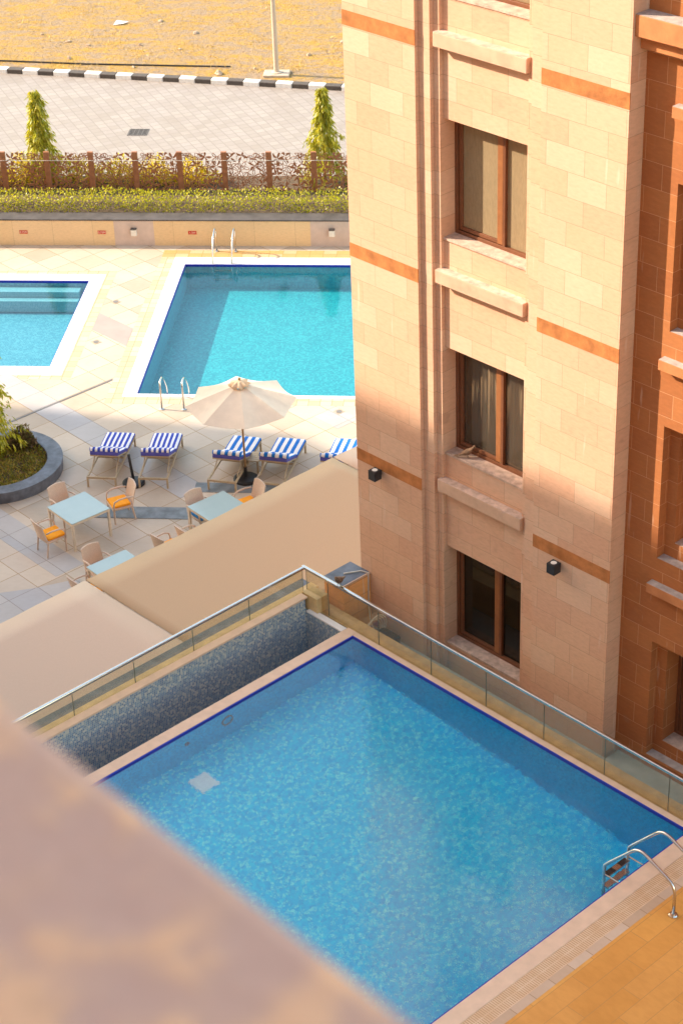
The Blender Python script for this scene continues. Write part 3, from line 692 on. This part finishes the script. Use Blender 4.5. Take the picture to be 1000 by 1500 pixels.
def parasol(label, at):
    t = thing('parasol', label, 'parasol', A_D, at)
    m = MB(); m.lathe([(.3,0),(.3,.06),(.26,.08),(.04,.1),(.04,.36),(.0,.36)],28); m.build('base','lamp_black',t)
    m = MB(); m.tube([(0,0,.1),(0,0,2.58)],.026,12); m.build('pole','teak',t,smooth=True)
    zr, za, Rr = 2.12, 2.60, 1.34; SUB = 8
    m = MB(); vs = []; fs = []; rings = [.13,.3,.5,.7,.88,1.0]; n = 8*SUB
    for f in rings:
        for j in range(n):
            a = 2*PI*j/n+R(12); w = (j%SUB)/SUB; ch = math.cos(PI/8)/math.cos((w-.5)*PI/4) # straight octagon edge
            sag = math.sin(w*PI)*.055*f; r_ = Rr*f*(ch*.985)*(1-.03*math.sin(w*PI)*f)
            vs.append((r_*math.cos(a), r_*math.sin(a), za-(za-zr)*f**1.06-sag))
    for i in range(len(rings)-1):
        for j in range(n): fs.append((i*n+j,(i+1)*n+j,(i+1)*n+(j+1)%n,i*n+(j+1)%n))
    m.add(vs,fs); can = m.build('canopy','umbrella_cloth',t); so = can.modifiers.new('thick','SOLIDIFY'); so.thickness = .005
    m = MB(); vs = []; fs = []; rg = [(.02,2.70),(.09,2.68),(.17,2.625),(.24,2.585)]; n = 40
    for r_,z in rg:
        for j in range(n):
            a = 2*PI*j/n; k = 1+.16*math.sin(a*8)*(r_>.1); vs.append((r_*k*math.cos(a), r_*k*math.sin(a), z+.03*math.sin(a*8+1)*(r_>.1)))
    for i in range(3):
        for j in range(n): fs.append((i*n+j,(i+1)*n+j,(i+1)*n+(j+1)%n,i*n+(j+1)%n))
    fs.append(tuple(range(n))); m.add(vs,fs); v_ = m.build('vent_cap','umbrella_vent',t,smooth=True); so = v_.modifiers.new('thick','SOLIDIFY'); so.thickness = .006
    m = MB(); m.lathe([(.0,2.70),(.03,2.71),(.035,2.74),(.0,2.77)],12); m.build('finial','teak',t,smooth=True)
    for j in range(8):
        a = R(12)+j*PI/4; m = MB(); m.tube([(.04*math.cos(a),.04*math.sin(a),2.555),(Rr*.97*math.cos(a),Rr*.97*math.sin(a),2.105)],.009,6); rb = m.build('rib','teak',t)
        m = MB(); m.tube([(.04*math.cos(a),.04*math.sin(a),1.95),(Rr*.5*math.cos(a),Rr*.5*math.sin(a),2.315)],.007,6); m.build('strut','teak',rb)
    return t
parasol('open beige octagonal parasol on a wooden pole among the loungers', (-6.72,40.67,0))
t = thing('parasol_stand', 'black empty parasol stand with short tilted tube between the left loungers', 'parasol stand', A_D, (-9.4,40.42,0))
m = MB(); m.lathe([(.27,0),(.27,.05),(.22,.075),(.04,.09),(0,.09)],28); m.build('base','lamp_black',t); m = MB(); m.tube([(0,0,.09),(-.04,.02,.5),(-.07,.04,.78)],.035,12); m.build('tube','lamp_black',t,smooth=True)
t = thing('side_table', 'low wooden side table between two azure striped loungers', 'side table', A_D, (-6.62,41.2,0), R(-10))
m = MB()
for i in range(5): m.box(-.22,.22,-.22+i*.09,-.22+i*.09+.08,.33,.355)
m.build('table_top','lounger_frame',t)
for x in (-.19,.19):
    for y in (-.19,.19): m = MB(); m.cbox((x,y,.165),(.04,.04,.33)); m.build('leg','lounger_frame',t)

def table(label, at, rz):
    t = thing('dining_table', label, 'table', A_D, at, rz, 'glass topped terrace tables'); h = .515
    m = MB(); m.box(-h,h,-h,h,.722,.74); m.build('glass_top','table_glass',t,bevel=.004)
    m = MB(); m.ring((-h,h,-h,h),(-h+.04,h-.04,-h+.04,h-.04),.672,.72); m.build('apron','chair_metal',t)
    for x in (-1,1):
        for y in (-1,1): m = MB(); m.cbox((x*(h-.03),y*(h-.03),.336),(.05,.05,.672)); m.build('leg','chair_metal',t)
    return t
table('pale glass topped square table nearest the round planter', (-10.2,38.07,0), R(45))
table('pale glass topped table beside the chair with the blue cushion, partly under the canopy', (-6.98,38.2,0), R(45))
table('pale glass topped table at the lower left, mostly under the canopy edge', (-8.8,35.62,0), R(45))
def chair(label, cushion):
    """local: faces +y; seat centre over the origin"""
    t = thing('armchair', label, 'chair', group='wicker armchairs around the terrace tables')
    m = MB(); m.box(-.25,.25,-.25,.25,.36,.41); m.build('seat','wicker',t,bevel=.01)
    for x in (-.23,.23):
        m = MB(); m.tube([(x,.22,.0),(x,.22,.36)],[.02,.024],8); m.build('leg','wicker',t)
        m = MB(); m.tube([(x,-.28,.0),(x,-.22,.36)],[.02,.024],8); m.build('leg','wicker',t)
    m = MB(); N = 8; vs = []; fs = []
    for i in range(7):
        z = .40+.47*i/6; y0 = -.22-.10*(i/6)-.02*(i/6)**2
        for j in range(N+1):
            x = -.245+.49*j/N; vs.append((x*(1-.05*i/6), y0-.035*(1-(x/.245)**2), z+(.03*(1-(x/.245)**2) if i == 6 else 0)))
    o_ = len(vs); vs += [(x,y-.028,z) for x,y,z in vs]; S = N+1
    for i in range(6):
        for j in range(N): q = i*S+j; fs += [(q,q+1,q+S+1,q+S),(o_+q+S,o_+q+S+1,o_+q+1,o_+q)]
        fs += [(i*S,i*S+S,o_+i*S+S,o_+i*S),(i*S+N,o_+i*S+N,o_+i*S+S+N,i*S+S+N)]
    for j in range(N): fs += [(6*S+j,6*S+j+1,o_+6*S+j+1,o_+6*S+j)]
    m.add(vs,fs); m.build('backrest','wicker',t,smooth=False)
    for x in (-.26,.26):
        m = MB(); pts = [(x,-.26,.64),(x*1.04,-.1,.665),(x*1.06,.08,.655),(x*1.02,.2,.60),(x,.225,.50),(x*.96,.22,.36)]; m.tube(pts,[.018,.02,.021,.02,.018,.018],8); m.build('armrest','wicker',t,smooth=True)
    if cushion: m = MB(); m.box(-.225,.225,-.2,.24,.412,.475); m.build('cushion',cushion,t,bevel=.02)
    return t
c1 = chair('wicker armchair with orange cushion, right of the table by the planter','cushion_orange')
CH = [(c1,-9.42,38.86,120),
 (dup(c1,'wicker armchair with orange cushion, lower left of the table by the planter'),-10.72,37.42,-48),
 (dup(c1,'wicker armchair turned to the table nearest the planter, back to the planter'),-10.62,38.58,-135),
 (dup(c1,'wicker armchair with orange cushion at the lowest table cut by the canopy edge'),-9.32,36.02,-135),
 (dup(c1,'wicker armchair with orange cushion above the right table, close under the parasol'),-6.42,38.9,128),
 (chair('wicker armchair with blue cushion left of the right table','cushion_azure'),-7.4,38.42,-135),
 (dup(c1,'grey backed wicker armchair with its back towards the canopy, between two tables'),-7.92,36.95,-40),
 (dup(c1,'wicker armchair mostly under the canopy edge, in front of the right table'),-7.42,37.28,-45),
 (dup(c1,'wicker armchair at the lower left table, only its arm clear of the canopy'),-9.42,35.15,-45)]
for o,x,y,a in CH: place(o,A_D,(x,y,0),R(a))

# ------------------------------------------------------------------ canopy over the dining terrace
def aw(u0,u1,v0,v1,mat,name,par,z=3.7):
    m = MB(); nu, nv = 10, 24; vs = []
    for i in range(nu+1):
        for j in range(nv+1):
            s_, w = i/nu, j/nv; u = u0+(u1-u0)*s_; v = v0+(v1-v0)*w
            e = math.sin(PI*w); vs.append((u+(.05*e if i == 0 else 0), v, z-.07*math.sin(PI*s_)*e+.006*math.sin(v*5+u*3)))
    o_ = len(vs); vs += [(x,y,q-.01) for x,y,q in vs]; S = nv+1; fs = []
    for i in range(nu):
        for j in range(nv): q = i*S+j; fs += [(q,q+S,q+S+1,q+1),(o_+q+1,o_+q+S+1,o_+q+S,o_+q)]
    for j in range(nv): fs += [(j,j+1,o_+j+1,o_+j),(nu*S+j+1,nu*S+j,o_+nu*S+j,o_+nu*S+j+1)]
    for i in range(nu): fs += [(i*S+S,i*S,o_+i*S,o_+i*S+S),(i*S+nv,i*S+S+nv,o_+i*S+S+nv,o_+i*S+nv)]
    m.add(vs,fs); return m.build(name,mat,par,smooth=True)
t = thing('canopy', 'wide beige fabric canopy in two shades stretched over the dining terrace', 'canopy', A_B, (0,0,0))
aw(-26.56,-21.0,4.0,17.39,'awning_pink','fabric_panel',t); aw(-26.56,-21.0,17.42,23.75,'awning_tan','fabric_panel',t); aw(-26.56,-21.0,23.78,31.0,'awning_pink','fabric_panel',t)
m = MB(); m.tube([(-26.5,4,3.66),(-26.5,31,3.66)],.03,8); m.tube([(-21.05,4,3.66),(-21.05,31,3.66)],.03,8)
for v in (4,10.7,17.4,23.76,31): m.tube([(-26.5,v,3.65),(-21.05,v,3.65)],.025,8)
m.build('frame','chair_metal',t)
for v in (10.7,17.4,23.76):
    m = MB(); m.tube([(-26.4,v,0),(-26.4,v,3.64)],.05,10); m.build('post','chair_metal',t)

# ------------------------------------------------------------------ terrace with plunge pool
m = MB(); m.box(-20.36,-19.55,2,17.5,0,4.85); m.box(-19.3,-12.58,2,17.53,0,4.1)
m.box(-12.2,6,-2.9,17.5,0,5.80); m.box(-20.6,-12.2,17.93,19.5,0,5.30) if False else None
struct('podium', m, 'trench_grey', A_B)
m = MB(); m.box(-19.96,8,17.94,18.55,-.2,5.3); m.box(-14.9,8,18.55,18.87,-.2,5.29); struct('trench_floor', m, 'trench_grey', A_B)
m = MB(); m.box(-11.92,6,-2.9,17.55,5.80,5.9); struct('wood_deck', m, 'wood_plank', A_B)
tp = thing('terrace_pool', 'bright blue mosaic plunge pool on the raised terrace in the foreground', 'swimming pool', A_B, (-19.32,17.55,5.9))
X0,X1,Y0,Y1 = 0,6.76,-15.5,0
m = MB(); m.add([(X0,Y0,-.72),(X1,Y0,-1.28),(X1,Y1,-1.28),(X0,Y1,-.72)], [(0,1,2,3)]); m.build('basin_floor','terrace_floor_mosaic',tp)
m = MB(); m.ring((X0-.2,X1+.2,Y0-.2,Y1+.10),(X0,X1,Y0,Y1),-1.7,-.075); m.build('basin_wall','terrace_wall_mosaic',tp)
m = MB(); m.ring((X0-.01,X1+.01,Y0-.01,Y1+.01),(X0+.018,X1-.018,Y0+.018,Y1-.018),-.073,-.008); m.build('waterline_tile','blue_tile',tp)
m = MB(); m.box(-.21,-.0,Y0,.10,-.07,.0); m.box(.0,X1+.01,.0,.10,-.07,.0); m.build('coping','coping_cream',tp,bevel=.008)
m = MB(); m.box(X1,X1+.25,Y0,-.001,-.07,.0); m.build('broad_coping','coping_cream',tp,bevel=.008)
m = MB(); m.box(X1+.252,X1+.51,Y0,.05,-.09,-.006); m.build('overflow_grating','overflow_grate',tp)
m = MB(); m.box(X1+.512,X1+.64,Y0,.05,-.09,.002); m.build('border_stone','border_stone',tp)
m = MB(); m.cbox((.58,-3.63,-.765),(.34,.34,.02),ry=R(4.7)); m.cbox((.58,-3.63,-.757),(.24,.24,.02),ry=R(4.7)); m.build('floor_drain','mosaic_plate',tp)
def torus(b, c, Rr, r, ax, n=20, k=8):
    vs = []
    for i in range(n):
        a = 2*PI*i/n
        for j in range(k):
            q = 2*PI*j/k; rad = Rr+r*math.cos(q); p = (rad*math.cos(a), rad*math.sin(a), r*math.sin(q))
            vs.append((c[0]+p[2], c[1]+p[0], c[2]+p[1]) if ax == 'x' else (c[0]+p[0],c[1]+p[1],c[2]+p[2]))
    b.add(vs, [(i*k+j,((i+1)%n)*k+j,((i+1)%n)*k+(j+1)%k,i*k+(j+1)%k) for i in range(n) for j in range(k)])
m = MB(); torus(m,(.008,-2.65,-.33),.1,.016,'x'); m.build('light_ring','drain_metal',tp,smooth=True)
m = MB(); torus(m,(.008,-3.45,-.33),.03,.012,'x'); m.build('inlet','drain_metal',tp,smooth=True)
w = MB(); w.add([(X0+.018,Y0+.018,-.03),(X1-.018,Y0+.018,-.03),(X1-.018,Y1-.018,-.03),(X0+.018,Y1-.018,-.03)], [(0,1,2,3)])
wo = w.build('water','terrace_water'); place(wo, A_B, (-19.32,17.55,5.9), 0); tag(wo, kind='structure')
# overflow trough and outer wall
t = thing('overflow_trough', 'empty long trough lined with dark blue mosaic beside the plunge pool', 'trough', A_B, (-19.53,17.5,5.9))
m = MB(); m.box(-.85,-.002,-15.5,0,-1.1,-1.04); m.build('floor','trough_mosaic',t)
m = MB(); m.box(-1.0,-.851,-15.5,.0,-1.1,.215); m.build('outer_wall','trough_mosaic',t)
m = MB(); m.box(-1.0,.0,.002,.12,-1.1,-.03); m.build('end_wall','trough_mosaic',t)
m = MB(); m.box(-.0015,.0,-15.5,.0,-1.1,-.075); m.build('inner_wall','trough_mosaic',t)
m = MB(); m.box(-1.0,-.845,-15.5,.05,.215,.25); m.build('outer_coping','coping_cream',t,bevel=.006)
m = MB(); m.box(-.84,-.002,.0,.12,-.03,.0); m.build('end_coping','coping_white',t,bevel=.006)
t = thing('terrace_ledge', 'yellowish stone ledge running outside the glass railing', 'ledge', A_B, (-20.53,17.66,5.9))
m = MB(); m.box(.0,14.5,.0,.27,-.6,-.015); m.build('right_ledge','ledge_yellow',t,bevel=.008)
m = MB(); m.box(-.18,.0,-15.6,.27,-2.2,.2); m.build('left_ledge','ledge_yellow',t,bevel=.008)
m = MB(); m.box(.002,.36,-.09,.16,-.05,.27); m.build('corner_block','ledge_yellow',t,bevel=.01)
m = MB(); m.box(-.40,-.182,-15.6,.27,-2.3,.17); m.build('slate_gutter','blue_slate',t)
t = thing('glass_railing', 'frameless glass railing with steel handrail around two sides of the plunge pool', 'railing', A_B, (-20.55,17.67,5.9))
m = MB(); m.cbox((7.1,0,.68),(14.3,.055,.05)); m.cbox((0,-7.8,.68),(.055,15.55,.05)); m.build('handrail','steel',t,bevel=.012)
xs = [.03]+[.55+1.16*i for i in range(13)]
for i in range(len(xs)-1):
    glass_panel(xs[i]+.004,xs[i+1]-.004,-.006,.006,-.02,.655,t)
for i in range(12):
    glass_panel(-.006,.006,-.05-1.16*(i+1)+.008,-.05-1.16*i,.2,.655,t)
t = thing('planter_box_wall', 'low orange brick wall with blue slate top at the foot of the tower', 'wall', A_B, (-20.395,17.95,0))
m = MB(); m.box(0,.455,0,.596,-.2,6.32); m.build('brick_body','orange_brick',t)
m = MB(); m.box(-.01,.44,-.02,.596,6.32,6.35); m.build('slate_top','blue_slate',t); m = MB(); m.box(.441,.462,-.02,.596,6.32,6.352); m.build('edge_trim','sandstone_trim',t)
# terrace ladder
t = thing('terrace_ladder', 'steel ladder with two handrails and black grips at the right edge of the plunge pool', 'ladder', A_B, (-11.66,16.07,5.9))
def bez(pts, n=4):
    out = []
    for i in range(len(pts)):
        if i in (0, len(pts)-1): out.append(pts[i]); continue
        a, b, c = Vector(pts[i-1]), Vector(pts[i]), Vector(pts[i+1]); d0 = min(.16,(a-b).length*.45); d1 = min(.16,(c-b).length*.45)
        p, q = b+(a-b).normalized()*d0, b+(c-b).normalized()*d1
        for k in range(n+1): s_ = k/n; out.append(p*(1-s_)**2+b*2*s_*(1-s_)+q*s_*s_)
    return out
for y in (0,.5):
    h = MB(); h.tube(bez([(0,y,0),(0,y,.5),(-.62,y,.78),(-1.18,y,.14),(-1.18,y,.06)])[:-3]+[Vector((-1.175,y,.14)),Vector((-1.18,y,-.05)),Vector((-1.18,y,-.9))],.0225,12); ho = h.build('handrail','steel',t,smooth=True)
    f = MB(); f.lathe([(.065,.001),(.065,.014),(.05,.03),(.0225,.034)],20,(0,y,0)); f.build('base_flange','chrome_plate',ho,smooth=False)
    s_ = MB(); s_.tube([(-1.18,y,-.02),(-.9,y,-.02)],.012,8); s_.build('wall_strut','steel',t)
for z in (-.055,-.32,-.58):
    s_ = MB(); s_.box(-1.22,-1.12,.02,.48,z-.03,z); tr = s_.build('tread','steel',t,bevel=.008)
    for y in ((.04,.31) if z > -.1 else ()): g = MB(); g.box(-1.215,-1.125,y,y+.15,z,z+.005); g.build('grip','black_rubber',tr)
# pump and hose between ledge and tower
t = thing('pump_unit', 'dark round topped pump unit on the trench floor beside the tower', 'pump', A_B, (-19.3,18.27,5.3))
m = MB(); m.box(-.2,.2,-.14,.14,0,.26); m.build('housing','lamp_black',t,bevel=.03); m = MB(); m.lathe([(.15,0),(.15,.1),(.12,.14),(0,.15)],20,(-.3,0,0)); m.build('motor_cap','iron_grate',t)
m = MB()
for q in range(4): torus(m,(-19.52+q*.02,18.18+q*.015,5.6+.02*q),.17+.012*q,.011,'x',24,6)
m.tube([(-19.93,18.5,6.36),(-19.93,18.49,6.0),(-19.9,18.46,5.7),(-19.8,18.4,5.5),(-19.6,18.3,5.45),(-19.5,18.2,5.45)],.011,6); m.tube([(-20.2,18.2,6.365),(-20.05,18.45,6.37),(-19.93,18.5,6.36)],.012,6)
o = m.build('hose','cable_white',rz=A_B,smooth=True); tag(o,'pale coiled hose hanging behind the glass railing at the tower foot','hose')
# birds
def bird(label, frame, at, rz, s_=1.0):
    t = thing('bird', label, 'bird', frame, at, rz, 'small brown doves')
    prof = [(-.19,.035,.006,.022),(-.12,.05,.012,.026),(-.07,.075,.032,.034),(-.02,.095,.05,.05),(.03,.11,.052,.055),(.065,.135,.04,.042),(.085,.165,.026,.028),(.10,.19,.027,.028),(.122,.195,.02,.02),(.135,.19,.006,.006)]
    m = MB(); n = 12; vs = []
    for y,z,ry,rx in prof:
        for j in range(n): a = 2*PI*j/n; vs.append((rx*math.cos(a)*s_, y*s_, (z+ry*math.sin(a))*s_))
    k = len(prof); m.add(vs,[(i*n+j,(i+1)*n+j,(i+1)*n+(j+1)%n,i*n+(j+1)%n) for i in range(k-1) for j in range(n)]+[tuple(range(n)),tuple((k-1)*n+j for j in range(n-1,-1,-1))])
    m.build('body','bird_brown',t,smooth=True)
    m = MB(); m.tube([(0,.132*s_,.19*s_),(0,.16*s_,.182*s_)],[.006*s_,.001],6); m.build('beak','bird_beak',t)
    for x in (-.02,.02): m = MB(); m.tube([(x*s_,.01*s_,.06*s_),(x*s_,.015*s_,0),(x*s_,.045*s_,.002)],.004*s_,5); m.build('leg','bird_beak',t)
bird('brown dove perched on the steel handrail near the low brick wall', A_B, (-19.72,17.67,6.606), R(-155), 1.15)
bird('brown dove resting on the sill of the middle tower window', A_B, (-18.02,18.83,9.146), R(-50), 1.0)

# ------------------------------------------------------------------ hotel tower
TW = thing('hotel_building', 'tall pale sandstone hotel tower with brown framed windows and red recessed wall', 'building', A_B, (-20.15,18.55,0))
bu = lambda u: u+20.15
bv = lambda v: v-18.55
S1, S2, S3 = .065, .13, .195; TOP = 31.0
uL, g1, g2, g3 = bu(-20.15), bu(-18.72), bu(-18.50), bu(-18.38)
h3, h2, h1, uR = bu(-16.76), bu(-16.64), bu(-16.42), bu(-14.97)
wins = [(12.665,14.45),(9.14,10.935),(5.645,7.475)]
allw = [(19.7,21.46),(16.18,17.95)]+wins
m = MB()
m.prism([(uL,8),(uL,0),(g1,0),(g1,S1),(g2,S1),(g2,S2),(g3,S2),(g3,S3),(g3,.8),(g3,8)],-.1,TOP)
m.prism([(h3,8),(h3,S3),(h3,S2),(h2,S2),(h2,S1),(h1,S1),(h1,0),(uR,0),(uR,8)],-.1,TOP)
zs = [TOP]
for z0,z1 in sorted(allw, reverse=True): zs += [z1,z0]
zs.append(-.1)
for i in range(0,len(zs),2): m.box(g3,h3,S3,.62,zs[i+1],zs[i])
m.build('wall','sandstone',TW)
for z in (12.13,8.62,15.66,19.15):
    for a,b in ((uL-.004,g1+.002),(h1-.002,uR+.004)):
        m = MB(); m.box(a,b,-.004,.01,z-.215,z); m.build('stone_band','terracotta_band',TW)
for z in (15.69,12.2,8.71,19.2):
    m = MB(); m.box(g3-.04,h3+.04,.04,S3-.002,z-.2,z); l_ = m.build('ledge','sandstone_trim',TW,bevel=.008)
    m = MB(); m.box(g3-.035,h3+.035,.045,S3-.002,z,z+.006); m.build('ledge_top','weathered_sill',l_)
def window(u0,u1,z0,z1,vf,style,parent,depth_front):
    """frame in plane vf; left sash proud, right pane set back"""
    m = MB(); fw = .06
    m.box(u0,u0+fw,vf,vf+.09,z0,z1); m.box(u1-fw*.6,u1,vf,vf+.09,z0,z1); m.box(u0+fw,u1-fw*.6,vf,vf+.09,z0,z0+fw); m.box(u0+fw,u1-fw*.6,vf,vf+.09,z1-fw,z1)
    um = u0+(u1-u0)*.575
    m.box(um-.015,um+.035,vf+.002,vf+.088,z0+fw,z1-fw)
    w_ = m.build('window','window_frame',parent,bevel=.006)
    s_ = MB(); a,b,c,d = u0+fw+.012, um-.018, z0+fw+.01, z1-fw-.01; sw = .07
    s_.box(a,a+sw*.9,vf+.012,vf+.075,c,d); s_.box(a+sw*.9,b-sw-.03,vf+.012,vf+.075,c,c+sw*.8); s_.box(a+sw*.9,b-sw-.03,vf+.012,vf+.075,d-sw*.8,d); s_.build('sash','window_frame',w_,bevel=.006)
    s_ = MB(); s_.box(b-sw-.03,b,vf+.008,vf+.078,c,d); s_.build('sash_stile','window_frame_lit',w_,bevel=.006)
    g = MB(); g.box(a+sw*.9,b-sw-.03,vf+.04,vf+.048,c+sw*.8,d-sw*.8); g.build('pane',style,w_)
    g = MB(); g.box(um+.035,u1-fw*.6,vf+.05,vf+.058,z0+fw,z1-fw); g.build('pane',style,w_)
    # curtain behind, wavy
    n = 60; cv = vf+.22; vs = []; amp = .028
    for i in range(n+1):
        u = u0+.02+(u1-u0-.04)*i/n
        for z in (z0+.02,z1-.02): vs.append((u, cv+amp*math.sin(i*.95)+.012*math.sin(i*2.3+1), z))
    if style != 'pane_dark':
        c_ = MB(); c_.add(vs,[(2*i,2*i+2,2*i+3,2*i+1) for i in range(n)]); co = c_.build('curtain','curtain',w_,smooth=True); q = co.modifiers.new('thick','SOLIDIFY'); q.thickness = .004
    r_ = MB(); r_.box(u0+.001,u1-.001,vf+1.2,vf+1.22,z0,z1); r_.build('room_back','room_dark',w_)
    sl = MB(); sl.box(u0,u1,depth_front+.002,vf,z0-.03,z0+.004); sl.build('sill','weathered_sill',w_)
    return w_
VF = bv(18.965)
for (z0,z1),st in zip(allw,('pane_clear','pane_dusty','pane_dusty','pane_clear','pane_dark')): window(g3+.002,h3-.002,z0+.005,z1-.002,VF,st,TW,S3-.02)
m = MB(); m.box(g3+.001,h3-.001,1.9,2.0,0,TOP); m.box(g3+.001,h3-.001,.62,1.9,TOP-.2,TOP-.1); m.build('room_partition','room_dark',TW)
# red recess wall to the right of the tower
V0 = bv(18.85); r0 = uR
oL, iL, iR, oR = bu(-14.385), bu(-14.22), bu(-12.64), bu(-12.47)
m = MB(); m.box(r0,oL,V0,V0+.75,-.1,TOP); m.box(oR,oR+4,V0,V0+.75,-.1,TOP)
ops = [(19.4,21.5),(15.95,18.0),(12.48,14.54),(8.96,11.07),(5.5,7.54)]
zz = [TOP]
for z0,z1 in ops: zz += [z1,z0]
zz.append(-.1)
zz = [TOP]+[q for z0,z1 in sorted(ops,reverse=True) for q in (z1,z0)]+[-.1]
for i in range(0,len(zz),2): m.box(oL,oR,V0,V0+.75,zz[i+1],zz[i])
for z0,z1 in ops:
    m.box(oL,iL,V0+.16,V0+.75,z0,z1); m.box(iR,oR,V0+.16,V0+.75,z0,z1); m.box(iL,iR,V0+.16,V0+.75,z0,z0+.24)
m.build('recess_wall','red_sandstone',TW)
for z0,z1 in ops:
    window(iL+.002,iR-.002,z0+.245,z1-.002,V0+.44,'pane_dark' if z0 < 8 else 'pane_clear',TW,V0+.17)
    m = MB(); m.box(oL+.002,oR-.002,V0+.01,V0+.158,z0,z0+.006); m.build('outer_sill','grey_sill',TW)
    m = MB(); m.box(oL-.06,oR+.06,V0-.13,V0-.001,z0-.53,z0-.38); l_ = m.build('ledge','red_trim',TW,bevel=.008)
    m = MB(); m.box(oL-.055,oR+.055,V0-.125,V0-.001,z0-.38,z0-.374); m.build('ledge_top','grey_sill',l_)
for z0,z1,pr in ((16.37,16.64,.26),(16.19,16.369,.14)):
    m = MB(); m.box(r0+.003,oR+4,V0-pr,V0-.001,z0,z1); m.build('cornice','red_trim',TW,bevel=.008)
m = MB(); m.box(r0+.003,oR+4,V0-.255,V0-.001,16.641,16.647); m.build('cornice_top','grey_sill',TW)
m = MB(); m.box(uL+.05,oR+4,.9,7.9,TOP,TOP+.3); m.build('roof','tower_roof',TW)
for i,(u,z) in enumerate(((-19.62,8.30),(-15.90,8.24))):
    l_ = thing('facade_lamp', ['small black cube lamp on the left panel of the tower','small black cube lamp on the right panel of the tower'][i], 'lamp', A_B, (u,18.546,z), 0, 'cube lamps on the tower facade')
    m = MB(); m.box(-.075,.075,-.20,-.05,0,.165); m.build('lamp_body','lamp_black',l_,bevel=.006)
    m = MB(); m.box(-.03,.03,-.05,0,.04,.12); m.build('bracket','lamp_black',l_); m = MB(); m.lathe([(.045,.165),(.045,.169),(0,.17)],16,(0,-.125,0)); m.build('lens','lamp_glass',l_)

# ------------------------------------------------------------------ the wing the viewer stands on
HW = thing('hotel_wing', 'pinkish stone parapet of the viewing balcony, out of focus in the lower left corner', 'building', A_B, (0,-3,0))
m = MB(); m.box(-82,24,-14,0,-.1,32.8); m.box(-82,-60,-14,0,32.801,33.7); m.build('wall','sandstone',HW)  # second box: unseen raised roof end, added to keep the canopy in shade
m = MB(); m.box(-9,9,.001,3.5,22.0,22.25); m.build('balcony_slab','sandstone_trim',HW)
m = MB(); m.prism([(-9,3.0),(9,3.0),(9,3.64-.029*9.66),(-9,3.64+.029*8.34)],22.25,23.12); m.build('parapet_wall','sandstone_trim',HW)
m = MB(); m.prism([(-9.02,2.6),(9.02,2.6),(9.02,3.679-.029*9.68),(-9.02,3.679+.029*8.36)],23.121,23.2); m.build('parapet_coping','parapet_stone',HW,bevel=.02)

# ------------------------------------------------------------------ camera, light, world
cam = bpy.data.cameras.new('camera'); co = bpy.data.objects.new('camera', cam); COL.objects.link(co)
r_ = Vector((.999187, -.021037, -.034358)); pitch, roll = .549581275, -.040325191
f_ = Vector((0, math.cos(pitch), -math.sin(pitch))); r0_ = Vector((1,0,0)); u0_ = r0_.cross(f_)
r_ = math.cos(roll)*r0_ + math.sin(roll)*u0_; u_ = -math.sin(roll)*r0_ + math.cos(roll)*u0_
M = Matrix((r_, u_, -f_)).transposed().to_4x4(); M.translation = (0,0,24.2); co.matrix_world = M
cam.sensor_fit = 'VERTICAL'; cam.sensor_height = 36; cam.lens = 2916.9/1500*36; cam.clip_start = .05; cam.clip_end = 3000
cam.dof.use_dof = True; cam.dof.focus_distance = 30; cam.dof.aperture_fstop = 3.9
sc.camera = co
EL, TR = R(30), R(-15.5)
d = Vector((math.cos(TR)*math.cos(EL), math.sin(TR)*math.cos(EL), -math.sin(EL)))
sun = bpy.data.lights.new('sun','SUN'); sun.energy = 2.0; sun.angle = R(.55); sun.color = (1.0,.83,.63)
so = bpy.data.objects.new('sun', sun); COL.objects.link(so); so.rotation_euler = d.to_track_quat('-Z','Y').to_euler(); so.location = (-40,20,60)
w = bpy.data.worlds.new('World'); sc.world = w; w.use_nodes = True; nt = w.node_tree
bg = nt.nodes['Background']; sky = nt.nodes.new('ShaderNodeTexSky'); sky.sky_type = 'NISHITA'; sky.sun_disc = False
sky.sun_elevation = EL; sky.sun_rotation = R(90)-(TR+PI); sky.dust_density = .9; sky.ozone_density = 1.0; sky.air_density = 1.0
wm = nt.nodes.new('ShaderNodeMix'); wm.data_type = 'RGBA'; wm.blend_type = 'MULTIPLY'; wm.inputs[0].default_value = 1; wm.inputs[7].default_value = (1,.85,.63,1)
nt.links.new(sky.outputs[0], wm.inputs[6]); nt.links.new(wm.outputs[2], bg.inputs[0]); bg.inputs[1].default_value = .15
vs_ = sc.view_settings; sc.display_settings.display_device = 'sRGB'; vs_.view_transform = 'Standard'; vs_.look = 'None'; vs_.exposure = 2.32; vs_.gamma = 1.0; vs_.use_curve_mapping = False
sc.cycles.max_bounces = 16; sc.cycles.diffuse_bounces = 8; sc.cycles.glossy_bounces = 6; sc.cycles.transmission_bounces = 12; sc.cycles.transparent_max_bounces = 16; sc.cycles.caustics_reflective = False; sc.cycles.use_denoising = True
sc.cycles.sample_clamp_indirect = 8
